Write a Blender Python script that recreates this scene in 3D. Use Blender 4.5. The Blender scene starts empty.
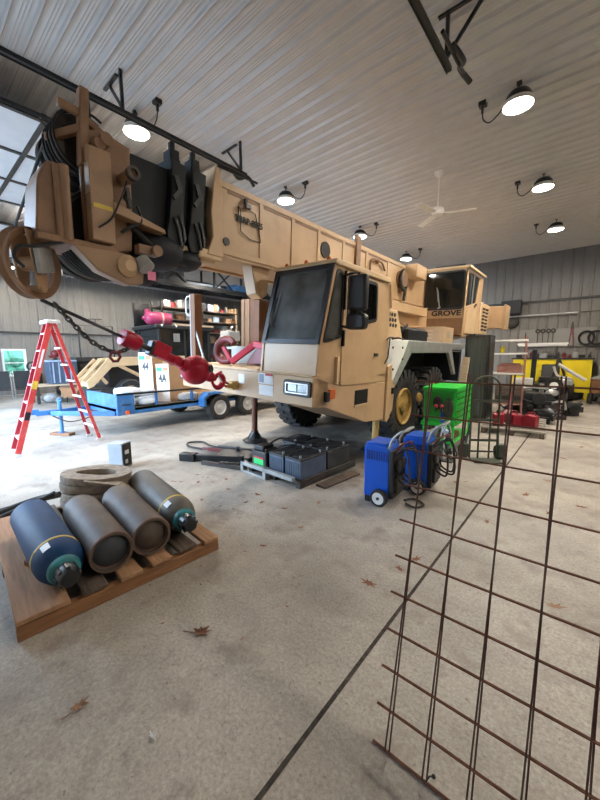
import bpy, bmesh, math, random
from mathutils import Vector, Matrix, Euler
random.seed(7)
SC = bpy.context.scene
COL = SC.collection
PI = math.pi
def R(d): return math.radians(d)

# ------------------------------------------------------------------ materials
MATS = {}
def mat(name, col, rough=0.6, metal=0.0, var=0.12, scale=6.0, bump=0.0, dirt=None, dirt_amt=0.35, dirt_scale=2.5, coat=0.0, stretch=None, spec=0.5):
    m = bpy.data.materials.new(name); m.use_nodes = True
    nt = m.node_tree; N = nt.nodes; L = nt.links
    b = N['Principled BSDF']
    b.inputs['Roughness'].default_value = rough; b.inputs['Metallic'].default_value = metal
    b.inputs['Coat Weight'].default_value = coat; b.inputs['Specular IOR Level'].default_value = spec
    tc = N.new('ShaderNodeTexCoord'); mp = N.new('ShaderNodeMapping'); L.new(tc.outputs['Object'], mp.inputs[0])
    if stretch: mp.inputs['Scale'].default_value = stretch
    n = N.new('ShaderNodeTexNoise'); n.inputs['Scale'].default_value = scale; n.inputs['Detail'].default_value = 6
    L.new(mp.outputs[0], n.inputs['Vector'])
    hi = [min(1, c*(1+var)) for c in col]; lo = [c*(1-var) for c in col]
    r = N.new('ShaderNodeValToRGB'); r.color_ramp.elements[0].position = .3; r.color_ramp.elements[1].position = .7
    r.color_ramp.elements[0].color = (*lo, 1); r.color_ramp.elements[1].color = (*hi, 1)
    L.new(n.outputs['Fac'], r.inputs[0]); out = r.outputs[0]
    if dirt:
        n2 = N.new('ShaderNodeTexNoise'); n2.inputs['Scale'].default_value = dirt_scale; n2.inputs['Detail'].default_value = 8; n2.inputs['Roughness'].default_value = .7
        L.new(mp.outputs[0], n2.inputs['Vector'])
        r2 = N.new('ShaderNodeValToRGB'); r2.color_ramp.elements[0].position = .5; r2.color_ramp.elements[1].position = .72
        r2.color_ramp.elements[0].color = (0,0,0,1); r2.color_ramp.elements[1].color = (dirt_amt,)*3+(1,)
        L.new(n2.outputs['Fac'], r2.inputs[0])
        mx = N.new('ShaderNodeMixRGB'); L.new(r2.outputs[0], mx.inputs[0]); L.new(out, mx.inputs[1]); mx.inputs[2].default_value = (*dirt, 1); out = mx.outputs[0]
    L.new(out, b.inputs['Base Color'])
    if bump:
        bp = N.new('ShaderNodeBump'); bp.inputs['Strength'].default_value = bump; bp.inputs['Distance'].default_value = .01
        L.new(n.outputs['Fac'], bp.inputs['Height']); L.new(bp.outputs[0], b.inputs['Normal'])
    MATS[name] = m; return m
def glass(name, tint, rough=0.05, refl=1.0):
    m = bpy.data.materials.new(name); m.use_nodes = True
    nt = m.node_tree; N = nt.nodes; L = nt.links; N.clear()
    o = N.new('ShaderNodeOutputMaterial'); t = N.new('ShaderNodeBsdfTransparent'); g = N.new('ShaderNodeBsdfGlossy'); mx = N.new('ShaderNodeMixShader'); f = N.new('ShaderNodeFresnel')
    f.inputs[0].default_value = 1.5; t.inputs[0].default_value = (*tint, 1); g.inputs['Roughness'].default_value = rough; g.inputs[0].default_value = (refl,)*3+(1,)
    L.new(f.outputs[0], mx.inputs[0]); L.new(t.outputs[0], mx.inputs[1]); L.new(g.outputs[0], mx.inputs[2]); L.new(mx.outputs[0], o.inputs[0])
    MATS[name] = m; return m
def diffuse_glass(name, tint, layer_col, amt):  # glass with a noise-weighted grey diffuse layer mixed over it
    glass(name, tint, .07); nt = MATS[name].node_tree; N = nt.nodes; L = nt.links
    o = [n for n in N if n.type == 'OUTPUT_MATERIAL'][0]; src = o.inputs[0].links[0].from_socket
    d = N.new('ShaderNodeBsdfDiffuse'); d.inputs[0].default_value = (*layer_col,1); mx = N.new('ShaderNodeMixShader')
    tc = N.new('ShaderNodeTexCoord'); n = N.new('ShaderNodeTexNoise'); n.inputs['Scale'].default_value = 3; L.new(tc.outputs['Object'], n.inputs['Vector'])
    ml = N.new('ShaderNodeMath'); ml.operation = 'MULTIPLY'; ml.inputs[1].default_value = amt*2; L.new(n.outputs['Fac'], ml.inputs[0])
    L.new(ml.outputs[0], mx.inputs[0]); L.new(src, mx.inputs[1]); L.new(d.outputs[0], mx.inputs[2]); L.new(mx.outputs[0], o.inputs[0])
def emit(name, col, s):
    m = bpy.data.materials.new(name); m.use_nodes = True
    b = m.node_tree.nodes['Principled BSDF']; b.inputs['Base Color'].default_value = (*col, 1)
    b.inputs['Emission Color'].default_value = (*col, 1); b.inputs['Emission Strength'].default_value = s
    MATS[name] = m; return m

mat('tan_paint', (.52,.35,.195), .42, 0, .07, 3, dirt=(.25,.15,.08), dirt_amt=.28, dirt_scale=2.2)
mat('tan_rusty', (.25,.14,.075), .5, 0, .15, 5, dirt=(.13,.065,.04), dirt_amt=.6, dirt_scale=4)
mat('tan_light', (.60,.43,.25), .45, 0, .06, 4, dirt=(.3,.2,.1), dirt_amt=.25)
mat('black_paint', (.012,.014,.017), .38, 0, .2, 5)
mat('boom_black', (.009,.0135,.0165), .55, 0, .25, 4, dirt=(.022,.022,.022), dirt_amt=.3, spec=.3)
mat('black_rubber', (.018,.018,.018), .75, 0, .25, 12, bump=.15, dirt=(.09,.075,.06), dirt_amt=.5, dirt_scale=5)
mat('black_plastic', (.013,.013,.014), .45, 0, .2, 10)
mat('dark_steel', (.06,.058,.055), .5, .6, .25, 10, dirt=(.1,.05,.03), dirt_amt=.4)
mat('grey_steel', (.33,.34,.33), .45, .3, .12, 6, dirt=(.16,.14,.11), dirt_amt=.4)
mat('bright_steel', (.6,.6,.6), .3, .8, .1, 8)
mat('chrome', (.75,.76,.78), .12, 1, .05, 4)
mat('white_plastic', (.72,.72,.70), .5, 0, .06, 6)
mat('white_metal', (.50,.495,.495), .22, 0, .04, 4)
mat('wall_metal', (.215,.205,.19), .5, 0, .05, 3)
mat('wall_dirty', (.3,.29,.27), .6, 0, .05, 3)
mat('interior_lining', (.035,.033,.03), .8, 0, .2, 5)
mat('trim_dark', (.05,.048,.045), .5, .3, .1, 4)
mat('red_paint', (.42,.003,.025), .4, 0, .15, 6, dirt=(.12,.005,.012), dirt_amt=.45, spec=.35)
mat('can_red', (.24,.004,.018), .45, 0, .15, 6)
mat('dark_red', (.16,.018,.02), .4, 0, .25, 6, dirt=(.05,.02,.02), dirt_amt=.6)
mat('magenta_paint', (.36,.035,.11), .4, 0, .15, 5, dirt=(.15,.05,.06), dirt_amt=.4)
mat('red_fibreglass', (.55,.045,.04), .45, 0, .08, 10, dirt=(.65,.4,.36), dirt_amt=.35, dirt_scale=6)
mat('red_fibreglass_shaded', (.32,.012,.02), .5, 0, .1, 10)  # darker copy of the ladder red for the rails in shade
mat('aluminium', (.74,.74,.74), .35, .55, .08, 8)
mat('blue_plastic', (.004,.085,.50), .38, 0, .06, 6)
mat('blue_cylinder', (.005,.040,.125), .6, 0, .2, 5, dirt=(.03,.065,.10), dirt_amt=.4, dirt_scale=6, spec=.25)
mat('brown_cylinder', (.095,.075,.062), .6, .2, .3, 5, dirt=(.14,.07,.045), dirt_amt=.6, dirt_scale=6)
mat('grey_cylinder', (.115,.105,.09), .55, .2, .25, 5, dirt=(.17,.13,.08), dirt_amt=.5, dirt_scale=6)
mat('cylinder_rim', (.16,.095,.07), .6, .2, .3, 9)
mat('cylinder_bottom', (.055,.064,.078), .45, .3, .3, 8)
mat('teal_collar', (.02,.17,.20), .5, 0, .3, 12)
mat('yellow_band', (.62,.44,.05), .5, 0, .15, 12)
mat('label_white', (.75,.78,.80), .5, 0, .05, 20)
mat('label_red', (.5,.05,.06), .5, 0, .05, 20)
mat('label_green', (.02,.65,.15), .5, 0, .05, 20)
mat('label_orange', (.85,.2,.08), .5, 0, .05, 20)
mat('yellow_paint', (.78,.60,.012), .4, 0, .05, 4, dirt=(.3,.22,.02), dirt_amt=.3)
mat('yellow_jack', (.60,.40,.12), .45, 0, .12, 6, dirt=(.2,.12,.05), dirt_amt=.5)
mat('rim_gold', (.48,.30,.085), .5, 0, .15, 8, dirt=(.15,.08,.03), dirt_amt=.5)
mat('green_paint', (.015,.56,.045), .38, 0, .06, 5)
mat('green_dark', (.006,.2,.02), .5, 0, .1, 6)
mat('olive_paint', (.05,.065,.045), .5, .1, .2, 8, dirt=(.1,.05,.03), dirt_amt=.4)
mat('trailer_blue', (.035,.155,.40), .45, 0, .15, 5, dirt=(.25,.3,.36), dirt_amt=.4)
mat('pale_blue', (.28,.36,.48), .5, 0, .1, 5)
mat('wood', (.36,.20,.105), .75, 0, .25, 5, bump=.2, stretch=(1,9,9), dirt=(.1,.06,.04), dirt_amt=.5)
mat('wood_dark', (.26,.125,.055), .8, 0, .3, 5, bump=.2, stretch=(9,1,9), dirt=(.07,.045,.03), dirt_amt=.6)
mat('wood_soot', (.10,.072,.055), .8, 0, .4, 6, bump=.2, stretch=(1,7,7))
mat('wood_post', (.34,.21,.12), .7, 0, .2, 5, bump=.15, stretch=(9,9,1))
mat('wood_brown', (.19,.09,.045), .7, 0, .2, 5, bump=.15, stretch=(9,9,1))
mat('wood_pale', (.50,.38,.26), .7, 0, .15, 5, stretch=(1,9,9))
mat('wood_grey', (.23,.21,.18), .8, 0, .25, 5, bump=.2, stretch=(9,1,9))
mat('cardboard', (.42,.27,.155), .8, 0, .07, 5)
mat('carton_white', (.72,.62,.55), .75, 0, .07, 8)
mat('poly_wrap', (.68,.74,.80), .3, 0, .14, 14, bump=.6)
mat('hose_belt', (.24,.195,.15), .85, 0, .35, 16, bump=.3, dirt=(.30,.26,.21), dirt_amt=.6, dirt_scale=8)
mat('rust', (.14,.052,.03), .75, .2, .3, 25)
mat('rust_dark', (.10,.045,.03), .75, .2, .3, 25)
mat('pink_steel', (.36,.17,.14), .5, .1, .2, 8)
mat('leaf', (.17,.068,.032), .75, 0, .3, 20)
mat('leaf_pale', (.26,.15,.09), .8, 0, .2, 20)
mat('magenta_tag', (.75,.22,.35), .6, 0, .05, 8)
mat('amber', (.55,.11,.015), .25, 0, .1, 8)
mat('orange_lens', (.8,.12,.02), .3, 0, .1, 8)
mat('interior_dark', (.02,.022,.02), .7, 0, .2, 5)
mat('seat_green', (.13,.16,.10), .8, 0, .15, 8)
mat('canvas_black', (.009,.011,.017), .7, 0, .3, 9, bump=.5)
mat('battery_blue', (.06,.085,.13), .45, 0, .2, 8)
mat('battery_black', (.018,.02,.023), .5, 0, .3, 8, dirt=(.09,.09,.09), dirt_amt=.5)
mat('grey_box', (.33,.36,.39), .45, .2, .08, 5)
mat('grey_cloth', (.30,.29,.28), .85, 0, .3, 12, bump=.5)
mat('asphalt', (.20,.20,.20), .9, 0, .2, 5)
mat('hedge_green', (.06,.16,.09), .9, 0, .4, 6)
diffuse_glass('cab_glass', (.10,.11,.105), (.20,.205,.195), .42)
glass('cab_glass_green', (.34,.38,.32), .05)
glass('clear_glass', (.8,.85,.85), .04)
diffuse_glass('dark_glass', (.05,.065,.07), (.05,.06,.062), .25)
mat('lamp_glass', (.65,.72,.75), .15, .3, .3, 40)
mat('door_skin', (.56,.57,.59), .55, 0, .05, 5)
emit('lamp_lens', (1,.90,.77), 175)

# floor: mottled concrete, oil stains, grimy joint
def floor_mat():
    m = bpy.data.materials.new('concrete_floor'); m.use_nodes = True
    nt = m.node_tree; N = nt.nodes; L = nt.links; b = N['Principled BSDF']
    tc = N.new('ShaderNodeTexCoord')
    def noise(s, d=8, r=.6):
        n = N.new('ShaderNodeTexNoise'); n.inputs['Scale'].default_value = s; n.inputs['Detail'].default_value = d; n.inputs['Roughness'].default_value = r
        L.new(tc.outputs['Object'], n.inputs['Vector']); return n.outputs['Fac']
    def ramp(v, p0, p1, c0, c1):
        r = N.new('ShaderNodeValToRGB'); e = r.color_ramp.elements
        e[0].position = p0; e[1].position = p1; e[0].color = (*c0, 1); e[1].color = (*c1, 1); L.new(v, r.inputs[0]); return r.outputs[0]
    def mix(f, a, c, mode='MIX'):
        x = N.new('ShaderNodeMixRGB'); x.blend_type = mode
        for i, v in enumerate((f, a, c)):
            if hasattr(v, 'links'): L.new(v, x.inputs[i])
            elif isinstance(v, (int, float)): x.inputs[i].default_value = v
            else: x.inputs[i].default_value = (*v, 1)
        return x.outputs[0]
    base = ramp(noise(.8, 10, .65), .3, .7, (.23,.205,.178), (.50,.465,.41))
    fine = ramp(noise(55, 10, .8), .34, .66, (.58,.56,.54), (1.24,1.24,1.24))
    c = mix(1.0, base, fine, 'MULTIPLY')
    spot = ramp(noise(3.1, 6, .6), .52, .70, (0,0,0), (.75,.75,.75))
    c = mix(spot, c, (.19,.155,.13))
    blot = ramp(noise(8, 6, .7), .58, .70, (0,0,0), (.6,.6,.6))
    c = mix(blot, c, (.17,.14,.12))
    speck = ramp(noise(26, 4, .55), .66, .70, (0,0,0), (.7,.7,.7))
    c = mix(speck, c, (.15,.12,.10))
    pale = ramp(noise(5.5, 5, .55), .66, .78, (0,0,0), (.5,.5,.5))
    c = mix(pale, c, (.55,.52,.48))
    # oil stains: shaped blobs at fixed places on the slab
    sep = N.new('ShaderNodeSeparateXYZ'); L.new(tc.outputs['Object'], sep.inputs[0])
    def math_(op, a, v):
        x = N.new('ShaderNodeMath'); x.operation = op
        for i, q in enumerate((a, v)):
            if hasattr(q, 'links'): L.new(q, x.inputs[i])
            else: x.inputs[i].default_value = q
        return x.outputs[0]
    wob = noise(2.2, 6, .65)
    for (cx_, cy_, rx, ry, amt) in ((-3.3,4.5,1.35,1.4,.93), (-4.6,7.2,1.6,2.6,.6), (-1.62,1.25,.25,.16,.16), (-1.25,1.75,.34,.18,.12), (-2.2,1.2,.3,.9,.15), (-1.0,3.2,.5,.8,.18), (-2.6,5.2,.6,.9,.7), (-.55,8.6,1.2,.5,.4)):
        dx = math_('DIVIDE', math_('SUBTRACT', sep.outputs[0], cx_), rx); dy = math_('DIVIDE', math_('SUBTRACT', sep.outputs[1], cy_), ry)
        d = math_('SQRT', math_('ADD', math_('MULTIPLY', dx, dx), math_('MULTIPLY', dy, dy)), 0)
        d = math_('ADD', d, math_('MULTIPLY', math_('SUBTRACT', wob, .5), 1.6))
        f = ramp(d, .55, 1.05, (amt,)*3, (0,0,0))
        c = mix(f, c, (.045,.042,.04))
    L.new(c, b.inputs['Base Color'])
    rr = ramp(noise(1.4, 6), .3, .7, (.42,)*3, (.62,)*3); L.new(rr, b.inputs['Roughness'])
    bp = N.new('ShaderNodeBump'); bp.inputs['Strength'].default_value = .25; bp.inputs['Distance'].default_value = .006
    L.new(noise(40, 6, .7), bp.inputs['Height']); L.new(bp.outputs[0], b.inputs['Normal'])
    MATS['concrete_floor'] = m
floor_mat()

# ------------------------------------------------------------------ mesh builder
class MB:
    def __init__(s): s.v = []; s.f = []
    def add(s, vs, fs):
        o = len(s.v); s.v += [Vector(p) for p in vs]; s.f += [[i+o for i in f] for f in fs]; return s
    def box(s, x0, x1, y0, y1, z0, z1):
        return s.add([(x0,y0,z0),(x1,y0,z0),(x1,y1,z0),(x0,y1,z0),(x0,y0,z1),(x1,y0,z1),(x1,y1,z1),(x0,y1,z1)],
                     [(0,3,2,1),(4,5,6,7),(0,1,5,4),(1,2,6,5),(2,3,7,6),(3,0,4,7)])
    def obox(s, c, size, rot=(0,0,0)):
        M = Euler(rot).to_matrix(); c = Vector(c); a, b, d = [q/2 for q in size]
        vs = [c + M @ Vector((x*a, y*b, z*d)) for z in (-1,1) for x, y in ((-1,-1),(1,-1),(1,1),(-1,1))]
        return s.add(vs, [(0,3,2,1),(4,5,6,7),(0,1,5,4),(1,2,6,5),(2,3,7,6),(3,0,4,7)])
    def bar(s, p, q, w, h, upv=(0,0,1)):           # rectangular bar from p to q
        p = Vector(p); q = Vector(q); d = (q-p).normalized(); u = Vector(upv)
        if abs(d.dot(u)) > .98: u = Vector((1,0,0))
        a = d.cross(u).normalized(); b = a.cross(d).normalized(); vs = []
        for e in (p, q):
            for i, j in ((-1,-1),(1,-1),(1,1),(-1,1)): vs.append(e + a*(i*w/2) + b*(j*h/2))
        return s.add(vs, [(0,1,2,3),(7,6,5,4),(0,4,5,1),(1,5,6,2),(2,6,7,3),(3,7,4,0)])
    def cyl(s, p, q, r, r2=None, n=16):
        p = Vector(p); q = Vector(q); d = (q-p).normalized(); r2 = r if r2 is None else r2
        u = Vector((0,0,1)) if abs(d.z) < .9 else Vector((1,0,0)); a = d.cross(u).normalized(); b = d.cross(a)
        vs = []
        for e, rr in ((p, r), (q, r2)):
            for i in range(n):
                t = 2*PI*i/n; vs.append(e + (a*math.cos(t)+b*math.sin(t))*rr)
        fs = [(i, (i+1)%n, n+(i+1)%n, n+i) for i in range(n)]
        return s.add(vs, fs + [tuple(range(n))[::-1], tuple(range(n, 2*n))])
    def lathe(s, prof, o=(0,0,0), axis=(0,0,1), n=24, close=False):   # prof: (radius, height) along axis
        o = Vector(o); d = Vector(axis).normalized(); u = Vector((0,0,1)) if abs(d.z) < .9 else Vector((1,0,0)); a = d.cross(u).normalized(); b = d.cross(a)
        vs = []; m = len(prof)
        for (r, h) in prof:
            for i in range(n):
                t = 2*PI*i/n; vs.append(o + d*h + (a*math.cos(t)+b*math.sin(t))*max(r, 1e-4))
        fs = []
        for k in range(m if close else m-1):
            k2 = (k+1) % m
            for i in range(n): fs.append((k*n+i, k*n+(i+1)%n, k2*n+(i+1)%n, k2*n+i))
        if not close: fs += [tuple(range(n))[::-1], tuple(range((m-1)*n, m*n))]
        return s.add(vs, fs)
    def sphere(s, c, r, n=16, sc=(1,1,1)):
        prof = [(r*math.sin(PI*i/(n//2)), -r*math.cos(PI*i/(n//2))) for i in range(n//2+1)]
        k = MB().lathe(prof, (0,0,0), (0,0,1), n)
        return s.add([Vector(c)+Vector((v.x*sc[0], v.y*sc[1], v.z*sc[2])) for v in k.v], k.f)
    def tube(s, path, r, n=8, closed=False):
        P = [Vector(p) for p in path]; m = len(P); vs = []; prev = None
        for i in range(m):
            if closed: d = (P[(i+1)%m]-P[i-1])
            else: d = P[min(i+1,m-1)]-P[max(i-1,0)]
            d = d.normalized() if d.length > 1e-9 else Vector((0,0,1))
            if prev is None:
                u = Vector((0,0,1)) if abs(d.z) < .9 else Vector((1,0,0)); a = d.cross(u).normalized()
            else:
                a = prev - d*prev.dot(d); a = a.normalized() if a.length > 1e-6 else d.orthogonal().normalized()
            prev = a; b = d.cross(a); rr = r[i] if isinstance(r, (list,tuple)) else r
            for k in range(n):
                t = 2*PI*k/n; vs.append(P[i] + (a*math.cos(t)+b*math.sin(t))*rr)
        fs = []
        for i in range(m if closed else m-1):
            j = (i+1) % m
            for k in range(n): fs.append((i*n+k, i*n+(k+1)%n, j*n+(k+1)%n, j*n+k))
        if not closed: fs += [tuple(range(n))[::-1], tuple(range((m-1)*n, m*n))]
        return s.add(vs, fs)
    def prism(s, pts, axis, a, b):                  # 2d outline extruded along an axis from a to b
        n = len(pts)
        def P(u, v, w): return {'x':(w,u,v), 'y':(u,w,v), 'z':(u,v,w)}[axis]
        vs = [P(u,v,a) for u,v in pts] + [P(u,v,b) for u,v in pts]
        fs = [tuple(range(n))[::-1], tuple(range(n,2*n))] + [(i,(i+1)%n,n+(i+1)%n,n+i) for i in range(n)]
        return s.add(vs, fs)
    def holed(s, outer, inner, axis, a, b):         # plate with one hole; loops of equal count
        n = len(outer)
        def P(u, v, w): return {'x':(w,u,v), 'y':(u,w,v), 'z':(u,v,w)}[axis]
        vs = [P(*p, w) for w in (a, b) for lp in (outer, inner) for p in lp]
        fs = []
        for i in range(n):
            j = (i+1) % n
            fs += [(i,j,n+j,n+i), (2*n+i,2*n+j,3*n+j,3*n+i), (i,j,2*n+j,2*n+i), (n+i,n+j,3*n+j,3*n+i)]
        return s.add(vs, fs)
    def xf(s, M, start=0):
        for i in range(start, len(s.v)): s.v[i] = M @ s.v[i]
        return s
    def build(s, name, m, parent=None, bevel=0.0, smooth=38, loc=None, rot=None, mats=None):
        me = bpy.data.meshes.new(name); bm = bmesh.new()
        bv = [bm.verts.new(p) for p in s.v]
        for f in s.f:
            try: bm.faces.new([bv[i] for i in f])
            except ValueError: pass
        bmesh.ops.recalc_face_normals(bm, faces=bm.faces)
        for f in bm.faces: f.smooth = True
        for e in bm.edges:
            if len(e.link_faces) == 2:
                if e.calc_face_angle(0) > R(smooth): e.smooth = False
            else: e.smooth = False
        bm.to_mesh(me); bm.free()
        me.materials.append(MATS[m] if isinstance(m, str) else m)
        o = bpy.data.objects.new(name, me); COL.objects.link(o)
        if parent: o.parent = parent
        if loc: o.location = loc
        if rot: o.rotation_euler = rot
        if bevel:
            bvm = o.modifiers.new('Bevel', 'BEVEL'); bvm.width = bevel; bvm.segments = 2; bvm.limit_method = 'ANGLE'; bvm.angle_limit = R(40); bvm.harden_normals = False
        return o
def fillet(pts, r, n=4):
    out = []; m = len(pts)
    for i in range(m):
        p = Vector(pts[i]); a = (Vector(pts[i-1])-p); b = (Vector(pts[(i+1)%m])-p)
        ra = min(r, a.length*.45, b.length*.45); a.normalize(); b.normalize()
        s = p + a*ra; e = p + b*ra
        for k in range(n+1):
            t = k/n; q = s*(1-t)**2 + p*2*t*(1-t) + e*t*t; out.append((q.x, q.y))
    return out
def bez(P, n=20):                                   # smooth curve through points (catmull-rom)
    P = [Vector(p) for p in P]; out = []
    for i in range(len(P)-1):
        p0 = P[max(i-1,0)]; p1 = P[i]; p2 = P[i+1]; p3 = P[min(i+2,len(P)-1)]
        for k in range(n):
            t = k/n; out.append(.5*((2*p1)+(p2-p0)*t+(2*p0-5*p1+4*p2-p3)*t*t+(3*p1-p0-3*p2+p3)*t**3))
    return out + [P[-1]]
def tag(o, label, cat, group=None):
    o['label'] = label; o['category'] = cat
    if group: o['group'] = group
    return o
def thing(name, label, cat, loc=(0,0,0), rz=0, group=None, rot=None):
    o = bpy.data.objects.new(name, None); COL.objects.link(o); o.empty_display_size = .1
    o.location = loc; o.rotation_euler = rot if rot else (0,0,rz)
    return tag(o, label, cat, group)
def struct(o): o['kind'] = 'structure'; return o
def dup(root, loc, rz=0, label=None, group=None):
    r = root.copy(); COL.objects.link(r); r.location = loc; r.rotation_euler = (0,0,rz)
    if label: r['label'] = label
    if group: r['group'] = group
    for ch in list(root.children):
        c = ch.copy(); COL.objects.link(c); c.parent = r
        for g in list(ch.children):
            d = g.copy(); COL.objects.link(d); d.parent = c
    return r
def text_mesh(name, body, size, m, parent, loc, rot, sx=1.0, extrude=.002):
    cu = bpy.data.curves.new(name, 'FONT'); cu.body = body; cu.size = size; cu.extrude = extrude; cu.align_x = 'CENTER'; cu.align_y = 'CENTER'; cu.offset = size*.035
    tmp = bpy.data.objects.new(name+'_tmp', cu); COL.objects.link(tmp)
    bpy.context.view_layer.update()
    me = bpy.data.meshes.new_from_object(tmp.evaluated_get(bpy.context.evaluated_depsgraph_get()))
    bpy.data.objects.remove(tmp); bpy.data.curves.remove(cu)
    me.transform(Matrix.Diagonal((sx,1,1,1))); me.materials.clear(); me.materials.append(MATS[m]); me.name = name
    o = bpy.data.objects.new(name, me); COL.objects.link(o); o.parent = parent; o.location = loc; o.rotation_euler = rot
    return o

# ------------------------------------------------------------------ the building
HC = 5.3; XL, XR, YF, YB = -18.8, 5.0, -.6, 16.0
MB().add([(XL,YF,0),(XR,YF,0),(XR,YB,0),(XL,YB,0),(XL,YF,-.15),(XR,YF,-.15),(XR,YB,-.15),(XL,YB,-.15)], [(0,1,2,3),(7,6,5,4),(0,4,5,1),(1,5,6,2),(2,6,7,3),(3,7,4,0)])
fm = MB().box(XL-.2, XR+.2, YF-.2, YB+.2, -.2, 0); struct(fm.build('floor', 'concrete_floor'))
jm = MB().box(-.83,-.809,-.6,9.6,0,.0015); jm.box(-9.6,5,9.6,9.612,0,.0015); jm.box(-9.4,-9.388,-.6,9.6,0,.0015)
mat('joint_grime', (.06,.052,.045), .95, 0, .4, 30, spec=.1)
struct(jm.build('trim_1', 'joint_grime'))
def corrugated(length_a, length_b, pitch, rib_h, flip=1):
    """profile points (u along the run, h depth) with major and minor ribs"""
    pts = []; u = length_a
    while u < length_b - 1e-6:
        for du, h in ((0,0),(.020,rib_h),(.050,rib_h),(.068,0),(.112,0),(.117,rib_h*.12),(.127,rib_h*.12),(.132,0),(.172,0),(.177,rib_h*.12),(.187,rib_h*.12),(.192,0)):
            if u+du*pitch/.2286 < length_b: pts.append((u+du*pitch/.2286, h*flip))
        u += pitch
    pts.append((length_b, 0)); return pts
# ceiling: ribs run along X, hang down
def panel_profile(a, b, pitch=.2286, h=.040):
    pts = []; u = a
    while u < b - 1e-6:
        for i in range(11):                           # rolled major rib, rounded crown
            t = i/10; pts.append((u+.056*t, h*math.sin(PI*t)))
        for c in (.118, .150, .182):                  # low stiffening beads
            for du, q in ((-.008,0),(-.004,.6),(0,1),(.004,.6),(.008,0)): pts.append((u+c+du, .006*q))
        u += pitch
    return pts + [(u, 0)]
pr = panel_profile(YF-.1, YB+.1)
cm = MB(); vs = [(x, u, HC-h) for x in (XL-.1, XR+.1) for u, h in pr]; n = len(pr)
cm.add(vs, [(i, i+1, n+i+1, n+i) for i in range(n-1)]); struct(cm.build('ceiling', 'white_metal', smooth=75))
roof = MB().box(XL-.2, XR+.2, YF-.2, YB+.2, HC+.02, HC+.2); struct(roof.build('trim_2', 'wall_metal'))
def ribwall(name, axis, pos, a, b, z0, z1, m, sgn):
    """vertical ribs; sgn is the side the ribs point to"""
    pr = corrugated(a, b, .30, .028); mb = MB(); n = len(pr)
    f = (lambda u, h, z: (u, pos+sgn*h, z)) if axis == 'y' else (lambda u, h, z: (pos+sgn*h, u, z))
    mb.add([f(u,h,z) for z in (z0,z1) for u,h in pr], [(i,i+1,n+i+1,n+i) for i in range(n-1)])
    return mb
wb = ribwall('wall_back','y',YB,XL,XR,0,3.57,'wall_metal',-1)
w2 = ribwall('','y',YB-.03,XL,XR,3.60,HC,'',-1); wb.add(w2.v, w2.f); wb.box(XL,XR,YB+.01,YB+.15,0,HC)
struct(wb.build('wall_back','wall_metal',smooth=20))
t = MB().box(XL,XR,YB-.09,YB,3.53,3.60); struct(t.build('trim_3','trim_dark'))
# left wall with window opening
wl = ribwall('','x',XL,YF,2.93,0,2.68,'',1)
for a,b,z0,z1 in ((3.66,YB,0,2.68),(2.93,3.66,0,.86),(2.93,3.66,1.94,2.68)):
    q = ribwall('','x',XL,a,b,z0,z1,'',1); wl.add(q.v,q.f)
q = ribwall('','x',XL+.03,YF,YB,2.71,HC,'',1); wl.add(q.v,q.f)
wl.box(XL-.15,XL-.01,YF,2.93,0,HC); wl.box(XL-.15,XL-.01,3.66,YB,0,HC); wl.box(XL-.15,XL-.01,2.93,3.66,0,.86); wl.box(XL-.15,XL-.01,2.93,3.66,1.94,HC)
struct(wl.build('wall_left','wall_metal',smooth=20))
t = MB().box(XL,XL+.07,YF,YB,2.66,2.72); struct(t.build('trim_4','trim_dark'))
wn = MB().holed([(2.88,.81),(3.71,.81),(3.71,1.99),(2.88,1.99)],[(2.95,.88),(3.64,.88),(3.64,1.92),(2.95,1.92)],'x',XL-.12,XL+.05)
wo = struct(wn.build('window_1','white_plastic'))
k = MB().box(XL-.05,XL-.04,2.95,3.64,.88,1.92); k.build('pane','clear_glass',wo)
k = MB().box(XL-.06,XL-.02,2.95,3.64,1.38,1.42); k.build('glazing_bar','white_plastic',wo)
w = MB().box(XR,XR+.15,YF,YB,0,HC); struct(w.build('wall_right','wall_metal'))
# door wall: open bay on the left, closed bay behind the camera
DA0, DA1, DB0, DB1, DH = -9.3, -5.84, -4.9, -1.46, 4.45
DC0, DC1 = -14.3, -10.85
w = MB()
for a,b in ((XL,DC0),(DC1,DA0),(DA1,DB0),(DB1,XR)): w.box(a,b,YF-.15,YF,0,HC)
for a,b in ((DC0,DC1),(DA0,DA1),(DB0,DB1)): w.box(a,b,YF-.15,YF,DH,HC)
struct(w.build('wall_front','wall_metal'))

# ------------------------------------------------------------------ the crane (frame leans on its jacks; local x=0 is the driver-door side, -y the front)
CA, CX = R(2.6), -2.5
CM = Matrix.Translation((CX,0,0)) @ Matrix.Rotation(CA, 4, 'Y')
def cw(x, y, z): return CM @ Vector((x,y,z))
CR = (0, CA, 0)
cr = thing('mobile_crane', 'large desert tan mobile crane with boom over its cab, parked on jacks', 'crane', (CX,0,0), rot=CR)
def cpart(mb, name, m, **k): return mb.build(name, m, cr, **k)
W_ = -2.8                                            # far side
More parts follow.
